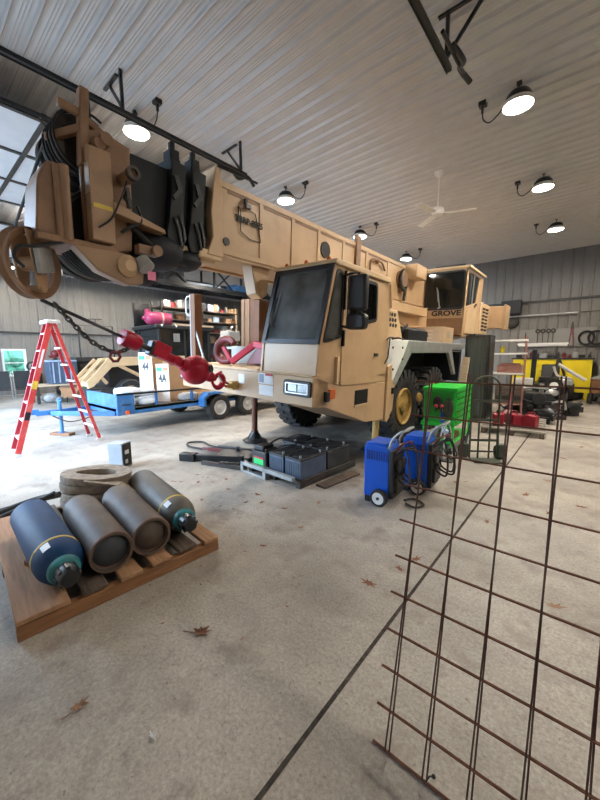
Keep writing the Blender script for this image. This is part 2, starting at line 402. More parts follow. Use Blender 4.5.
# carrier: bumper, deck, skirt
b = MB().box(W_,0,3.12,3.42,1.02,1.385)
bumper = cpart(b,'bumper','tan_paint',bevel=.012)
b = MB().box(W_,-.02,3.10,5.05,1.385,1.40); b.box(W_,-.97,3.13,3.18,1.39,1.415); b.box(W_,-.97,3.42,5.0,1.1,1.385)
cpart(b,'front_deck','tan_light',bevel=.004)
b = MB().box(-.6,-.03,3.11,3.13,1.385,1.398)
sk = MB().prism([(3.14,1.39),(3.14,1.02),(3.35,1.0),(4.39,.65),(4.98,.60),(4.98,1.215),(3.66,1.245),(3.2,1.39)],'x',-.95,0.0)
skirt = cpart(sk,'cab_skirt','tan_paint',bevel=.012)
v = MB()
for i in range(6): v.bar((.012,4.08,1.135-.033*i),(.012,4.40,1.12-.033*i),.006,.016)
v.box(-.01,.004,4.06,4.42,.94,1.15); v.build('step_grille','black_plastic',skirt)
v = MB().box(0,.02,4.05,4.43,.925,.945); v.build('grille_lip','tan_light',skirt)
v = MB().box(0,.045,3.40,3.52,1.10,1.22); v.build('marker_lamp','amber',skirt,bevel=.008)
v = MB().box(0,.05,3.33,3.40,1.07,1.2); v.build('lamp_guard','black_plastic',skirt,bevel=.008)
# jack housing plates behind the cab
h = MB().prism([(4.98,1.45),(5.12,1.5),(5.15,.62),(5.05,.55),(4.98,.6)],'x',-.12,.03); h.prism([(5.18,1.25),(5.34,1.2),(5.30,.72),(5.2,.62),(5.16,.7)],'x',-.4,.0)
h.box(-.5,-.02,4.95,5.35,.75,1.2); hs = cpart(h,'jack_housing','tan_paint',bevel=.008)
v = MB().cyl((-.1,5.0,1.42),(-.1,5.42,1.42),.035); v.build('mirror_arm_stub','dark_red',hs)
v = MB().box(.0,.033,5.2,5.28,1.0,1.1); v.build('reflector','black_plastic',hs)
# cab shell: plates with window openings
cab = MB().box(-.93,-.03,4.92,4.97,1.3,2.70)          # back
cab.box(-.95,0,3.15,4.95,1.30,1.36)                   # floor
# front: windshield frame, raked
def rake(z): return 3.2 + (z-1.77)*(.26/.95)
WSH = [(-.95,1.40),(0,1.40),(0,2.74),(-.95,2.74)]
fo = [(-.93,1.39),(-.02,1.39),(-.02,2.72),(-.93,2.72)]; fi = [(-.90,1.80),(-.045,1.80),(-.045,2.68),(-.90,2.68)]
k = MB().holed(fo, fi, 'y', 0, .04)
for p in k.v: p.y += rake(max(p.z,1.77)) - (0.02 if p.z < 1.6 else 0)
cab.add(k.v, k.f)
for x0, x1 in ((-.04,0.0),(-.95,-.91)):
    # quarter panel (window triangular) and door rear pillar on both sides
    o_ = [(3.16,1.39),(3.66,1.25),(3.70,2.74),(3.46,2.74),(3.20,1.77)]; i_ = [(3.29,1.80),(3.64,1.88),(3.645,2.62),(3.53,2.66),(3.30,1.84)]
    cab.holed(o_, i_, 'x', x0, x1)
    cab.prism([(4.70,1.22),(4.97,1.22),(4.97,2.72),(4.70,2.72)],'x',x0,x1)
cabo = cpart(cab,'cab','tan_paint',bevel=.008)
r = MB().prism([(3.42,2.72),(3.46,2.77),(4.86,2.765),(4.90,2.69),(4.84,2.69),(3.5,2.70)],'x',-.98,.035)
r.build('roof','tan_light',cabo,bevel=.012)
r = MB().bar((.02,4.9,2.68),(.02,4.97,2.35),.02,.02); r.build('drip_rail','tan_light',cabo)
g = MB().holed([(-.95,1.765),(0.005,1.765),(0.005,2.73),(-.95,2.73)], [(-.885,1.83),(-.065,1.83),(-.065,2.65),(-.885,2.65)],'y',-.022,.012)
for p in g.v: p.y += rake(p.z)
g.build('windshield_gasket','black_plastic',cabo,bevel=.006)
g = MB().add([(-.9,rake(1.8)+.005,1.8),(-.05,rake(1.8)+.005,1.8),(-.05,rake(2.68)+.005,2.68),(-.9,rake(2.68)+.005,2.68)]+[(-.9,rake(1.8)+.013,1.8),(-.05,rake(1.8)+.013,1.8),(-.05,rake(2.68)+.013,2.68),(-.9,rake(2.68)+.013,2.68)],[(0,1,2,3),(7,6,5,4),(0,4,5,1),(1,5,6,2),(2,6,7,3),(3,7,4,0)])
g.build('windshield','cab_glass',cabo)
wi = MB().bar((-.87,rake(1.8)-.04,1.80),(-.82,rake(2.35)-.035,2.35),.014,.014); wi.bar((-.84,rake(2.05)-.03,2.0),(-.80,rake(2.45)-.03,2.45),.02,.012)
wi.build('wiper','black_plastic',cabo)
for x0, x1 in ((-.002,.008),(-.955,-.948)):
    q = MB().holed(fillet([(3.26,1.775),(3.66,1.855),(3.665,2.64),(3.51,2.685)],.07), fillet([(3.31,1.82),(3.63,1.89),(3.635,2.61),(3.54,2.64)],.05),'x',x0,x1); q.build('quarter_gasket','black_plastic',cabo)
    q = MB().prism(fillet([(3.28,1.79),(3.65,1.87),(3.655,2.63),(3.52,2.67)],.06),'x',x0-.012 if x0>-.5 else x0+.012,x0-.006 if x0>-.5 else x0+.018); q.build('quarter_glass','cab_glass',cabo)
for x in (-.8,-.47,-.12):
    q = MB().lathe([(.03,0),(.03,.015),(.018,.045),(0,.05)],(x,3.5,2.765)); q.build('roof_marker','amber',cabo)
# door
def door(x0, x1, name='cab_door'):
    outer = [(3.665,1.25),(4.70,1.225),(4.70,2.67),(3.68,2.68)]
    d = MB().holed(fillet(outer,.05), fillet([(3.77,2.0),(4.52,2.13),(4.49,2.62),(3.76,2.625)],.06),'x',x0,x1)
    return cpart(d, name, 'tan_paint', bevel=.004)
dr = door(-.03,.012)
gq = MB().holed(fillet([(3.75,1.97),(4.54,2.11),(4.51,2.64),(3.74,2.645)],.07), fillet([(3.79,2.02),(4.50,2.15),(4.47,2.60),(3.78,2.605)],.05),'x',.0,.022); gq.build('window_gasket','black_plastic',dr)
gq = MB().prism(fillet([(3.77,2.0),(4.52,2.13),(4.49,2.62),(3.76,2.625)],.06),'x',-.012,-.006); gq.build('window_glass','cab_glass_green',dr)
gq = MB().box(-.01,-.003,4.12,4.15,2.05,2.63); gq.build('window_divider','black_plastic',dr)
gq = MB().bar((.02,3.675,2.2),(.02,3.675,2.66),.02,.03); gq.build('hinge','black_plastic',dr); gq = MB().bar((.02,3.675,1.75),(.02,3.675,1.95),.02,.04); gq.build('hinge','black_plastic',dr)
gq = MB().bar((.02,3.56,1.30),(.02,3.56,1.62),.045,.05); gq.box(.0,.03,3.53,3.6,1.28,1.34); gq.build('door_step_bracket','tan_light',dr,bevel=.006)
gq = MB().box(.01,.03,4.52,4.62,1.62,1.66); gq.build('door_handle','black_plastic',dr)
door(-.965,-.925)
st = MB().box(-.90,-.05,4.86,4.91,1.37,2.69); st.box(-.90,-.05,3.5,4.86,2.66,2.69); st.build('lining','interior_lining',cabo); st = MB().box(-.7,-.28,4.25,4.75,1.36,1.75); st.obox((-.49,4.72,2.05),(.42,.12,.7),(R(-8),0,0)); st.build('seat','seat_green',cabo,bevel=.03)
st = MB().box(-.9,-.06,3.3,3.6,1.38,1.78); st.build('dashboard','interior_dark',cabo,bevel=.02)
st = MB().lathe([(.17,-.012),(.18,0),(.17,.012),(.16,0)],(-.49,3.75,1.88),(0,-.6,.8),20,True); st.cyl((-.49,3.75,1.88),(-.49,3.6,1.6),.02); st.build('steering_wheel','black_plastic',cabo)
# mirrors on the door side
mi = MB().box(.14,.38,3.54,3.64,2.17,2.58); mio = cpart(mi,'wing_mirror','black_plastic',bevel=.035)
mg = MB().box(.16,.36,3.64,3.648,2.20,2.55); mg.build('mirror_glass','chrome',mio)
mi = MB().prism(fillet([(.13,1.95),(.39,1.95),(.39,2.14),(.13,2.14)],.06),'y',3.53,3.65); mi.build('convex_mirror','black_paint',mio,bevel=.03)
mi = MB().tube([(.0,3.66,2.60),(.12,3.62,2.61),(.26,3.58,2.60),(.26,3.58,2.0),(.12,3.62,1.98),(.0,3.66,2.0)],.016); mi.build('mirror_bracket','black_plastic',mio)
# grab rails behind the cab
gr = MB().tube(bez([(.03,4.86,1.86),(.06,4.9,1.9),(.08,5.0,1.9)],6),.012); gr.tube([(.05,4.93,1.88),(.04,4.92,1.6),(.0,4.9,1.5)],.01); gr.tube(bez([(.02,5.05,1.88),(.1,5.1,1.9),(.12,5.25,1.88)],6),.014); cpart(gr,'grab_rail','dark_steel')
# headlights
for xc, nm in ((-.235,'headlight'),(-2.62,'headlight')):
    hb = MB().holed(fillet([(xc-.215,1.14),(xc+.215,1.14),(xc+.215,1.33),(xc-.215,1.33)],.04),fillet([(xc-.175,1.175),(xc+.175,1.175),(xc+.175,1.295),(xc-.175,1.295)],.015),'y',3.085,3.125); hd = cpart(hb,nm,'black_plastic',bevel=.006)
    q = MB().holed(fillet([(xc-.18,1.17),(xc+.18,1.17),(xc+.18,1.30),(xc-.18,1.30)],.015),fillet([(xc-.165,1.185),(xc+.165,1.185),(xc+.165,1.285),(xc-.165,1.285)],.01),'y',3.08,3.12); q.build('headlight_trim','bright_steel',hd)
    for s in (-1,1):
        q = MB().box(xc+s*.082-.078,xc+s*.082+.078,3.10,3.118,1.187,1.283); q.build('lamp','lamp_glass',hd,bevel=.01)
# stickers on the bumper
s_ = MB().box(-.93,-.66,3.116,3.121,1.235,1.40); s_.v = [Vector((p.x,p.y,min(p.z,1.375))) for p in s_.v]; so = cpart(s_,'notice_sticker','label_white')
s2_ = MB().box(-.80,-.665,3.112,3.117,1.345,1.373); s2_.build('red_header','label_red',so)
s2_ = MB().box(-.915,-.83,3.112,3.117,1.25,1.36); s2_.build('pictogram','pale_blue',so)
s_ = MB().box(-.92,-.66,3.116,3.121,1.085,1.22); cpart(s_,'notice_sticker','label_white')
s_ = MB().box(-1.34,-1.22,3.116,3.121,1.20,1.33); cpart(s_,'notice_sticker','label_white')
eye = MB().box(-1.47,-1.35,3.02,3.13,1.10,1.22); eye.box(-1.45,-1.37,2.95,3.03,1.13,1.19); cpart(eye,'tow_eye','rim_gold',bevel=.01)
# boom rest base on the deck
br = MB().box(-2.55,-1.75,3.95,4.3,1.40,1.70); br.prism([(-2.9,1.64),(-1.0,1.64),(-1.0,1.72),(-2.9,1.68)],'y',3.98,4.28); cpart(br,'deck_crossbeam','grey_steel',bevel=.01)
eng = MB().box(-2.4,-1.0,4.3,5.1,1.4,1.7); cpart(eng,'deck_housing','tan_paint',bevel=.015)
# front jacks
for (x,y,sl,pm) in ((-2.3,4.30,'dark_steel','rust'),(-.17,5.07,'dark_steel','yellow_jack')):
    zb = .018-(-x)*math.tan(CA)
    j = MB().cyl((x,y,.14+zb),(x,y,1.15),.055,n=18); jo = cpart(j,'jack_leg',pm)
    f_ = MB().lathe([(.23,0),(.23,.02),(.13,.06),(.10,.13),(.075,.16),(.07,.2)],(x,y,zb),n=8); f_.build('jack_foot','black_paint',jo)
    c_ = MB().cyl((x,y,.88),(x,y,1.2),.13,n=20); c_.build('jack_sleeve','grey_steel' if x < -1 else 'yellow_jack',jo)
# chassis, axles
ch = MB().box(-2.0,-.80,4.6,11.2,.80,1.15); ch.box(-1.9,-.95,4.2,10.5,1.1,1.85); cpart(ch,'chassis','black_paint')
ig = MB().box(-1.02,-.98,5.2,9.2,.85,1.84); ig.box(-1.0,-.06,9.1,9.2,.95,1.80); cpart(ig,'wheel_well_blackout','black_paint')  # black sheets added to keep the wheel wells dark
for y in (6.05,7.5):
    a_ = MB().cyl((-2.6,y,.60),(-.2,y,.64),.10); a_.sphere((-1.4,y,.62),.26,16); cpart(a_,'axle','black_paint')
a_ = MB()
for i in range(7): a_.tube(bez([(-2.4+i*.22,3.5,1.0),(-2.35+i*.2,4.0,.93-.02*(i%3)),(-2.3+i*.22,4.6,.9),(-2.2+i*.2,5.4,.85)],6),.022)
cpart(a_,'brake_lines','black_plastic')
# tyres: upright on the slab
def tyre(x, y, side):
    zc = .672 - (-x)*math.tan(CA)
    prof = [(.33,-.16),(.45,-.21),(.60,-.21),(.655,-.17),(.66,-.1),(.66,.1),(.655,.17),(.60,.21),(.45,.21),(.33,.16)]
    m = MB().lathe(prof,(0,0,0),(1,0,0),48,True)
    nl = 22
    for i in range(nl):
        for s in (-1,1):
            t = 2*PI*(i+(.5 if s>0 else 0))/nl; st_ = len(m.v)
            m.obox((s*.105,0,.664),(.21,.10,.05)); m.obox((s*.205,0,.615),(.045,.10,.13)); m.xf(Matrix.Rotation(t,4,'X') , st_)
    w = cpart(m,'wheel','black_rubber',loc=(x,y,zc),rot=(0,-CA,0))
    d = side
    rm = MB().lathe([(.335,d*.15),(.345,d*.19),(.325,d*.20),(.31,d*.14),(.29,d*.06),(.21,d*.03),(.19,d*.08),(.12,d*.09),(.11,d*.17),(.085,d*.18),(0.001,d*.18)],(0,0,0),(1,0,0),32)
    ro = rm.build('rim','rim_gold',w)
    q = MB()
    for i in range(10):
        t = 2*PI*i/10; q.cyl((d*.07,.25*math.cos(t),.25*math.sin(t)),(d*.085,.285*math.cos(t),.285*math.sin(t)),.018,n=6)
    # nuts belong to the rim
    bm = bmesh.new(); bm.from_mesh(ro.data); 
    vs = [bm.verts.new(p) for p in q.v]
    for f in q.f: bm.faces.new([vs[i] for i in f])
    bm.to_mesh(ro.data); bm.free()
tyre(-.30,6.05,1); tyre(-.30,7.52,1); tyre(-2.62,6.05,-1); tyre(-2.62,7.52,-1)
# fender
fd = MB().prism([(5.77,1.88),(9.22,1.88),(9.22,1.74),(8.22,1.74),(8.66,1.16),(8.56,1.14),(8.02,1.66),(5.93,1.66),(5.36,1.12),(5.24,1.15),(5.62,1.66)],'x',-.07,0); fd.box(-.75,-.05,5.0,9.22,1.80,1.878)
fo_ = cpart(fd,'fender','grey_steel',bevel=.008)
q = MB().prism([(5.0,1.30),(5.22,1.18),(5.62,1.66),(5.77,1.88),(5.0,1.88)],'x',-.7,.0); q.build('fender_panel','white_plastic',fo_,bevel=.006)
q = MB()
for yy,zz in ((5.15,1.75),(5.52,1.75),(5.2,1.4),(5.55,1.56)): q.cyl((0,yy,zz),(.012,yy,zz),.02,n=8)
q.build('bolt','dark_steel',fo_)
q = MB()
for i in range(5): q.box(0,.006,5.85,8.9,1.69+.035*i,1.70+.035*i)
q.build('tread_strip','grey_steel',fo_)
fd = MB().prism([(5.2,1.85),(9.2,1.85),(9.2,1.66),(5.2,1.66)],'x',-2.8,-2.1); cpart(fd,'far_fender','grey_steel')
dk = MB().box(-2.3,-.4,5.0,9.5,1.80,1.87); cpart(dk,'rear_deck','grey_steel')
# perforated hood behind the cab
hd = MB().prism([(5.02,1.88),(5.78,1.88),(5.50,2.36),(5.02,2.36)],'x',-.75,-.12); ho = cpart(hd,'engine_hood','tan_light',bevel=.012)
q = MB()
for i in range(3):
    for jx in range(3): q.cyl((-.122,5.2+.1*jx+.03*i,2.28-.085*i),(-.112,5.2+.1*jx+.03*i,2.28-.085*i),.032,n=14)
q.build('vent_hole','interior_dark',ho)
ac = MB().cyl((-.3,5.95,2.0),(-.3,7.1,2.0),.14,n=18); ac.box(-.75,-.1,5.95,6.9,1.87,2.08); aco = cpart(ac,'battery_tray','black_paint',bevel=.01)
q = MB().tube(bez([(-.2,5.85,1.9),(-.15,5.75,2.02),(-.1,5.85,2.12),(-.2,6.1,2.16)],6),.025); q.build('intake_hose','black_rubber',aco)
bx = MB().box(-1.0,-.06,7.72,8.42,1.88,2.22); bo = cpart(bx,'tool_locker','tan_paint',bevel=.01)
q = MB()
for i in range(3): q.box(-.8,-.3,7.705,7.722,1.96+.08*i,1.985+.08*i)
q.build('pull_slot','tan_light',bo)
q = MB().box(-.062,-.056,7.98,8.15,1.98,2.14); q.build('faded_sticker','grey_steel',bo)
# upper structure and operator cab
up = MB().box(-2.5,-.95,8.4,12.0,2.05,2.45); up.cyl((-1.5,9.6,1.85),(-1.5,9.6,2.06),.85,n=36); up.prism([(7.2,2.55),(7.2,2.35),(8.6,2.05),(12,2.05),(12,2.9),(10.5,3.3),(9.2,2.8)],'x',-2.1,-1.98); up.prism([(7.2,2.55),(7.2,2.35),(8.6,2.05),(12,2.05),(12,2.9),(10.5,3.3),(9.2,2.8)],'x',-1.02,-.92)
cpart(up,'turntable_frame','tan_paint',bevel=.01)
sh = MB().box(-1.02,-.75,5.75,8.5,2.50,2.68); sh.box(-1.0,-.95,6.4,8.9,2.15,2.5); cpart(sh,'walkway_shelf','tan_paint',bevel=.01)
cy = MB().cyl((-1.5,5.6,2.62),(-1.5,8.6,2.2),.12,n=20); cy.cyl((-1.5,5.0,2.75),(-1.5,5.7,2.6),.08,n=16); cpart(cy,'lift_cylinder','tan_rusty')
# operator cab, shell of plates
YO, ZO0, ZO1 = 9.0, 2.05, 3.66
oc = MB()
oc.box(-1.02,-.04,YO,YO+.05,ZO0,2.62); oc.box(-1.02,-.04,10.5,10.55,ZO0,ZO1); oc.box(-1.02,-.04,YO,10.55,ZO0,ZO0+.05); 
fr_ = MB().holed([(-1.02,2.60),(-.04,2.60),(-.04,3.66),(-1.02,3.66)],[(-.98,2.74),(-.09,2.74),(-.09,3.60),(-.98,3.60)],'y',YO,YO+.05); oc.add(fr_.v,fr_.f)
for x0,x1 in ((-.08,-.04),(-1.02,-.98)):
    o_ = [(YO,2.40),(10.52,2.40),(10.52,3.66),(YO,3.66)]; i_ = [(YO+.10,2.78),(10.0,2.95),(10.2,3.58),(YO+.12,3.58)]
    oc.holed(o_,i_,'x',x0,x1); oc.prism([(YO,ZO0+.04),(10.9,2.2),(10.9,2.4),(10.52,2.42),(YO,2.42)],'x',x0,x1)
oco = cpart(oc,'operator_cab','tan_paint',bevel=.01)
q = MB().box(-1.06,.02,YO-.03,10.6,3.66,3.72); q.build('cab_roof','tan_light',oco,bevel=.015)
q = MB().box(-.80,-.1,YO-.02,YO+.05,3.715,3.76); q.build('roof_visor','black_paint',oco,bevel=.006)
q = MB().holed(fillet([(-1.01,2.70),(-.07,2.70),(-.07,3.63),(-1.01,3.63)],.09),fillet([(-.97,2.75),(-.10,2.75),(-.10,3.59),(-.97,3.59)],.07),'y',YO-.012,YO+.01); q.build('windshield_gasket','black_plastic',oco)
q = MB().prism(fillet([(-.99,2.72),(-.08,2.72),(-.08,3.61),(-.99,3.61)],.08),'y',YO+.012,YO+.02); q.build('windshield','dark_glass',oco)
q = MB().bar((-.66,YO-.03,2.74),(-.60,YO-.03,2.78),.03,.03); q.bar((-.62,YO-.03,2.76),(-.70,YO-.03,3.2),.02,.02); q.bar((-.66,YO-.04,2.9),(-.72,YO-.04,3.25),.035,.012); q.build('wiper','grey_steel',oco)
q = MB().box(-1.01,-.05,YO-.01,YO+.01,2.10,2.50); q.build('lower_panel','tan_rusty',oco,bevel=.004)
text_mesh('lettering','GROVE',.17,'black_rubber',oco,(-.46,YO-.012,2.615),(R(90),0,0),sx=1.28)
q = MB().prism(fillet([(YO+.09,2.76),(10.02,2.94),(10.22,3.6),(YO+.11,3.6)],.06),'x',-.066,-.058); q.build('side_glass','dark_glass',oco)
q = MB().box(-.04,-.02,9.55,9.6,2.88,3.6); q.box(-.04,-.02,YO+.05,10.3,3.60,3.63); q.build('sliding_window_frame','bright_steel',oco)
q = MB().prism([(YO+.1,2.14),(10.0,2.14),(10.05,2.86),(YO+.2,2.7)],'x',-.04,-.015); q.build('cab_door_panel','tan_light',oco,bevel=.006)
q = MB().bar((0,9.7,2.8),(0,9.9,2.9),.03,.05); q.build('door_handle','chrome',oco)
st = MB().box(-.90,-.09,10.45,10.49,2.1,3.64); st.box(-.9,-.09,9.1,10.45,3.61,3.64); st.build('lining','interior_lining',oco); st = MB().box(-.72,-.28,9.7,10.2,2.1,2.6); st.obox((-.5,10.2,2.95),(.44,.14,.8),(R(-6),0,0)); st.build('seat','interior_dark',oco,bevel=.03)
# louvred panel behind the operator cab
lv = MB().box(-.06,-.01,10.50,11.42,2.18,3.02); lvo = cpart(lv,'louvre_panel','tan_light',bevel=.02)
q = MB()
for i in range(7):
    for jj in range(2): q.obox((-.004,10.78+.36*jj,2.30+.095*i),(.02,.25,.05),(0,R(30),0))
q.build('louvre','interior_dark',lvo)
cwt = MB().box(-3.0,.34,11.6,12.15,2.38,3.02); cwt.box(.34,.40,11.55,12.2,2.34,3.06); cpart(cwt,'counterweight','tan_paint',bevel=.02)
w_ = MB().box(-2.2,-.95,10.6,11.9,2.45,3.0); w_.cyl((-2.1,11.2,3.0),(-1.0,11.2,3.0),.3,n=24); cpart(w_,'winch','dark_steel')

# ------------------------------------------------------------------ boom
BX0, BX1 = -1.95, -1.05
bo = MB().box(BX0,BX1,2.55,10.6,2.80,3.58); boom = cpart(bo,'boom_base','tan_paint',bevel=.012)
q = MB()
for y in (3.22,3.84,4.45,5.15,5.95,6.85,7.9,9.1): q.box(BX1,BX1+.014,y,y+.07,2.84,3.56)
q.box(BX1,BX1+.016,2.6,10.55,3.52,3.59); q.box(BX1,BX1+.016,2.6,10.55,2.795,2.86)
q.build('stiffener','tan_paint',boom,bevel=.003)
q = MB()
for y0,y1 in ((2.72,3.21),(3.30,3.83),(3.92,4.44),(4.53,5.14),(5.23,5.94),(6.03,6.84)): q.box(BX1,BX1+.008,y0,y1,3.485,3.515)
q.build('painted_shadow_line','tan_rusty',boom)  # darker strips painted as shadow lines under the top rail
q = MB().prism([(2.40,2.74),(2.62,2.74),(2.66,3.0),(2.62,3.3),(2.60,3.66),(2.53,3.70),(2.50,3.55),(2.46,3.2),(2.48,2.95)],'x',BX0-.05,BX1+.04); q.build('end_collar','tan_paint',boom,bevel=.01)
q = MB().cyl((BX1+.03,2.66,2.93),(BX1+.055,2.66,2.93),.045,n=18); q.build('grease_plug','black_plastic',boom)
q = MB().cyl((BX1,4.66,3.27),(BX1+.018,4.66,3.27),.125,n=28); q.build('inspection_hole','interior_dark',boom)
q = MB().box(BX1-.02,BX1+.05,5.55,5.70,2.95,3.72); q.build('side_post','tan_rusty',boom,bevel=.008)
q = MB().tube(bez([(BX1+.03,6.1,3.2),(BX1+.05,6.1,3.4),(BX1+.05,6.5,3.42),(BX1+.03,6.7,3.3)],6),.02); q.sphere((BX1+.04,6.35,3.42),.05,10); q.build('hose_bracket','tan_rusty',boom)
q = MB().box(BX0+.1,BX1-.02,1.95,2.55,2.66,2.79); q.box(BX0,BX1+.03,2.3,2.62,2.69,2.80); q.build('nose_block','tan_light',boom,bevel=.02)
q = MB().box(BX0+.02,BX0+.10,2.5,10,2.77,2.80); q.box(BX1-.10,BX1-.0,2.5,10,2.765,2.80); q.build('bottom_flange','tan_paint',boom)
q = MB().prism([(3.15,2.80),(3.5,2.80),(3.44,2.42),(3.34,2.36),(3.24,2.42)],'x',-1.32,-1.12); q.cyl((-1.36,3.34,2.47),(-1.08,3.34,2.47),.05); q.build('rest_bracket','tan_paint',boom,bevel=.01)
# outlined plaque with lettering on the first panel
X_ = BX1+.016
q = MB()
pl = [(2.87,3.37),(2.95,3.41),(3.14,3.37),(3.20,3.2),(3.235,3.05),(3.05,3.05),(2.90,3.11),(2.90,3.36)]
for i in range(len(pl)-1): q.bar((X_,*pl[i]),(X_,*pl[i+1]),.006,.012,(1,0,0))
q.bar((X_,2.87,3.37),(X_,2.865,3.22),.006,.016,(1,0,0)); q.build('outline_emblem','black_paint',boom)
q = MB().box(X_,X_+.05,2.95,3.03,3.385,3.43); q.box(X_,X_+.04,2.95,2.98,3.43,3.49); q.build('hook_latch','black_paint',boom)
q = MB().bar((X_+.01,2.86,3.37),(X_+.01,2.96,3.41),.03,.03); q.build('latch_bar','tan_rusty',boom)
text_mesh('lettering','TRRP-8825',.10,'black_rubber',boom,(X_,3.045,3.245),(R(90),0,R(90)),sx=.98)
# hose reel and box
q = MB().lathe([(.06,0),(.20,0),(.20,.02),(.12,.03),(.12,.09),(.17,.10),(.17,.12),(.06,.12)],(BX1+.01,7.5,3.25),(1,0,0),28); q.build('hose_reel','tan_rusty',boom)
q = MB().tube(bez([(BX1+.08,7.5,3.45),(BX1+.10,7.35,3.3),(BX1+.1,7.38,3.1),(BX1+.1,7.52,3.02),(BX1+.1,7.65,3.1),(BX1+.1,7.66,3.3),(BX1+.08,7.6,2.8)],6),.035); q.build('reel_hose','dark_steel',boom)
q = MB().box(BX1,BX1+.28,7.75,8.35,3.33,3.62); q.build('valve_box','tan_paint',boom,bevel=.02)
# black inner section and collars
bi = MB().box(-1.88,-1.12,1.45,2.6,2.90,3.50); bio = cpart(bi,'boom_inner_section','boom_black',bevel=.01)
for y in (1.98,2.22):
    q = MB().prism([(y-.02,2.72),(y+.13,2.72),(y+.18,2.85),(y+.15,3.02),(y+.17,3.3),(y+.20,3.56),(y+.03,3.57),(y+.02,3.3),(y-.02,3.0),(y-.05,2.85)],'x',-1.95,-1.03); q.box(-1.92,-1.05,y+.03,y+.14,3.55,3.60)
    q.box(-1.20,-1.05,y+.03,y+.13,3.58,3.68); q.box(-1.14,-1.08,y+.05,y+.10,3.66,3.76); q.build('section_collar','boom_black',bio,bevel=.01)
    q = MB().bar((-1.02,y+.06,3.42),(-1.02,y+.11,3.28),.03,.05); q.bar((-1.02,y+.11,3.30),(-1.02,y+.03,3.2),.03,.04); q.build('guide_shoe','black_paint',bio); q = MB().tube([(-1.02,y+.03,3.02),(-1.02,y+.07,2.92),(-1.02,y+.10,2.76)],.02); q.tube([(-1.02,y+.09,3.05),(-1.02,y+.13,2.92),(-1.02,y+.14,2.8)],.016); q.build('guide_bars','black_paint',bio)
q = MB().sphere((-1.25,1.90,2.68),.25,14,(1.2,1.3,.75)); q.sphere((-1.25,2.2,2.66),.20,14,(1.2,1.2,.6)); q.sphere((-1.3,1.72,2.80),.16,12,(1.2,1.1,.5)); q.sphere((-1.5,1.9,2.5),.14,12,(1,1.1,1)); q.build('canvas_cover','canvas_black',bio)
q = MB().tube(bez([(-1.05,1.55,2.85),(-1.02,1.7,2.72),(-1.05,1.9,2.62),(-1.1,2.2,2.60)],8),.03); q.tube(bez([(-1.2,1.5,2.9),(-1.1,1.75,2.66),(-1.1,2.1,2.56)],8),.025); q.build('hydraulic_hose','black_rubber',bio)
# boom head
hdm = MB(); mat('tan_mid', (.33,.20,.11), .45, 0, .1, 4, dirt=(.2,.11,.06), dirt_amt=.4)
HP = [(1.18,2.60),(1.25,2.50),(1.58,2.60),(1.60,2.98),(1.60,3.50),(1.36,3.55),(1.24,3.50),(1.18,3.3),(1.18,3.0)]
for x0,x1 in ((-1.10,-1.05),(-1.95,-1.90)): hdm.prism(HP,'x',x0,x1)
hdm.box(-1.92,-1.08,1.30,1.62,2.85,2.95); hdm.box(-1.92,-1.08,1.40,1.62,3.46,3.52)
ho = cpart(hdm,'boom_head','tan_rusty',bevel=.01)
q = MB().box(-1.05,-.93,1.20,1.385,2.60,3.34); q.box(-1.05,-.93,1.195,1.39,2.97,2.985); q.build('flange_post','tan_mid',ho,bevel=.008)
q = MB().box(-1.05,-.94,1.22,1.37,2.865,2.90); q.v=[Vector((-.928 if p.x>-1 else p.x,p.y,p.z)) for p in q.v]; q.build('warning_label','yellow_band',ho)
q = MB().prism([(1.38,2.95),(1.85,2.84),(1.86,2.80),(1.38,2.86)],'x',-1.10,-.92); q.build('wing_plate','tan_mid',ho,bevel=.006)
q = MB().cyl((-1.1,1.52,3.20),(-.84,1.52,3.20),.05,n=16); q.build('sheave_pin','tan_rusty',ho); q = MB().cyl((-1.05,1.36,3.44),(-.93,1.36,3.44),.05,n=20); q.cyl((-1.05,1.31,3.39),(-.95,1.31,3.39),.045); q.build('sheave_pin','tan_rusty',ho)
q = MB().lathe([(.035,0),(.058,0),(.058,.05),(.035,.05)],(-.86,1.52,3.20),(1,0,0),18,True); q.build('pin_cap','dark_steel',ho)
q = MB().bar((-1.06,1.20,3.2),(-1.06,1.24,3.80),.07,.09); q.bar((-1.3,1.02,3.42),(-1.06,1.22,3.50),.06,.06); q.bar((-1.1,1.20,3.62),(-1.1,1.50,3.48),.06,.06); q.bar((-1.06,1.05,3.62),(-1.06,1.24,3.60),.05,.06); q.build('upper_bracket','tan_rusty',ho,bevel=.01)
q = MB().prism(fillet([(.82,2.58),(1.06,2.56),(1.06,3.10),(1.0,3.15),(.93,3.14),(.86,3.0)],.05),'x',-1.40,-1.02); q.build('rope_guard','tan_rusty',ho,bevel=.015)
q = MB().cyl((-1.0,1.035,2.56),(-1.0,1.035,3.13),.04); q.cyl((-1.0,.985,2.56),(-1.0,.985,3.12),.025); q.build('guard_tube','tan_rusty',ho)
q = MB().box(-1.5,-.98,.82,1.42,2.53,2.585); q.build('guard_base','tan_rusty',ho,bevel=.006)
q = MB().prism([(1.06,2.54),(1.40,2.56),(1.66,2.52),(1.64,2.30),(1.50,2.27),(1.24,2.36)],'x',-1.12,-.98); q.build('lower_guard','tan_mid',ho,bevel=.012)
q = MB().lathe([(.03,0),(.09,0),(.10,.02),(.07,.05),(.05,.07),(0.001,.07)],(-.985,1.5,2.44),(1,0,0),18); q.build('pivot_boss','tan_paint',ho)
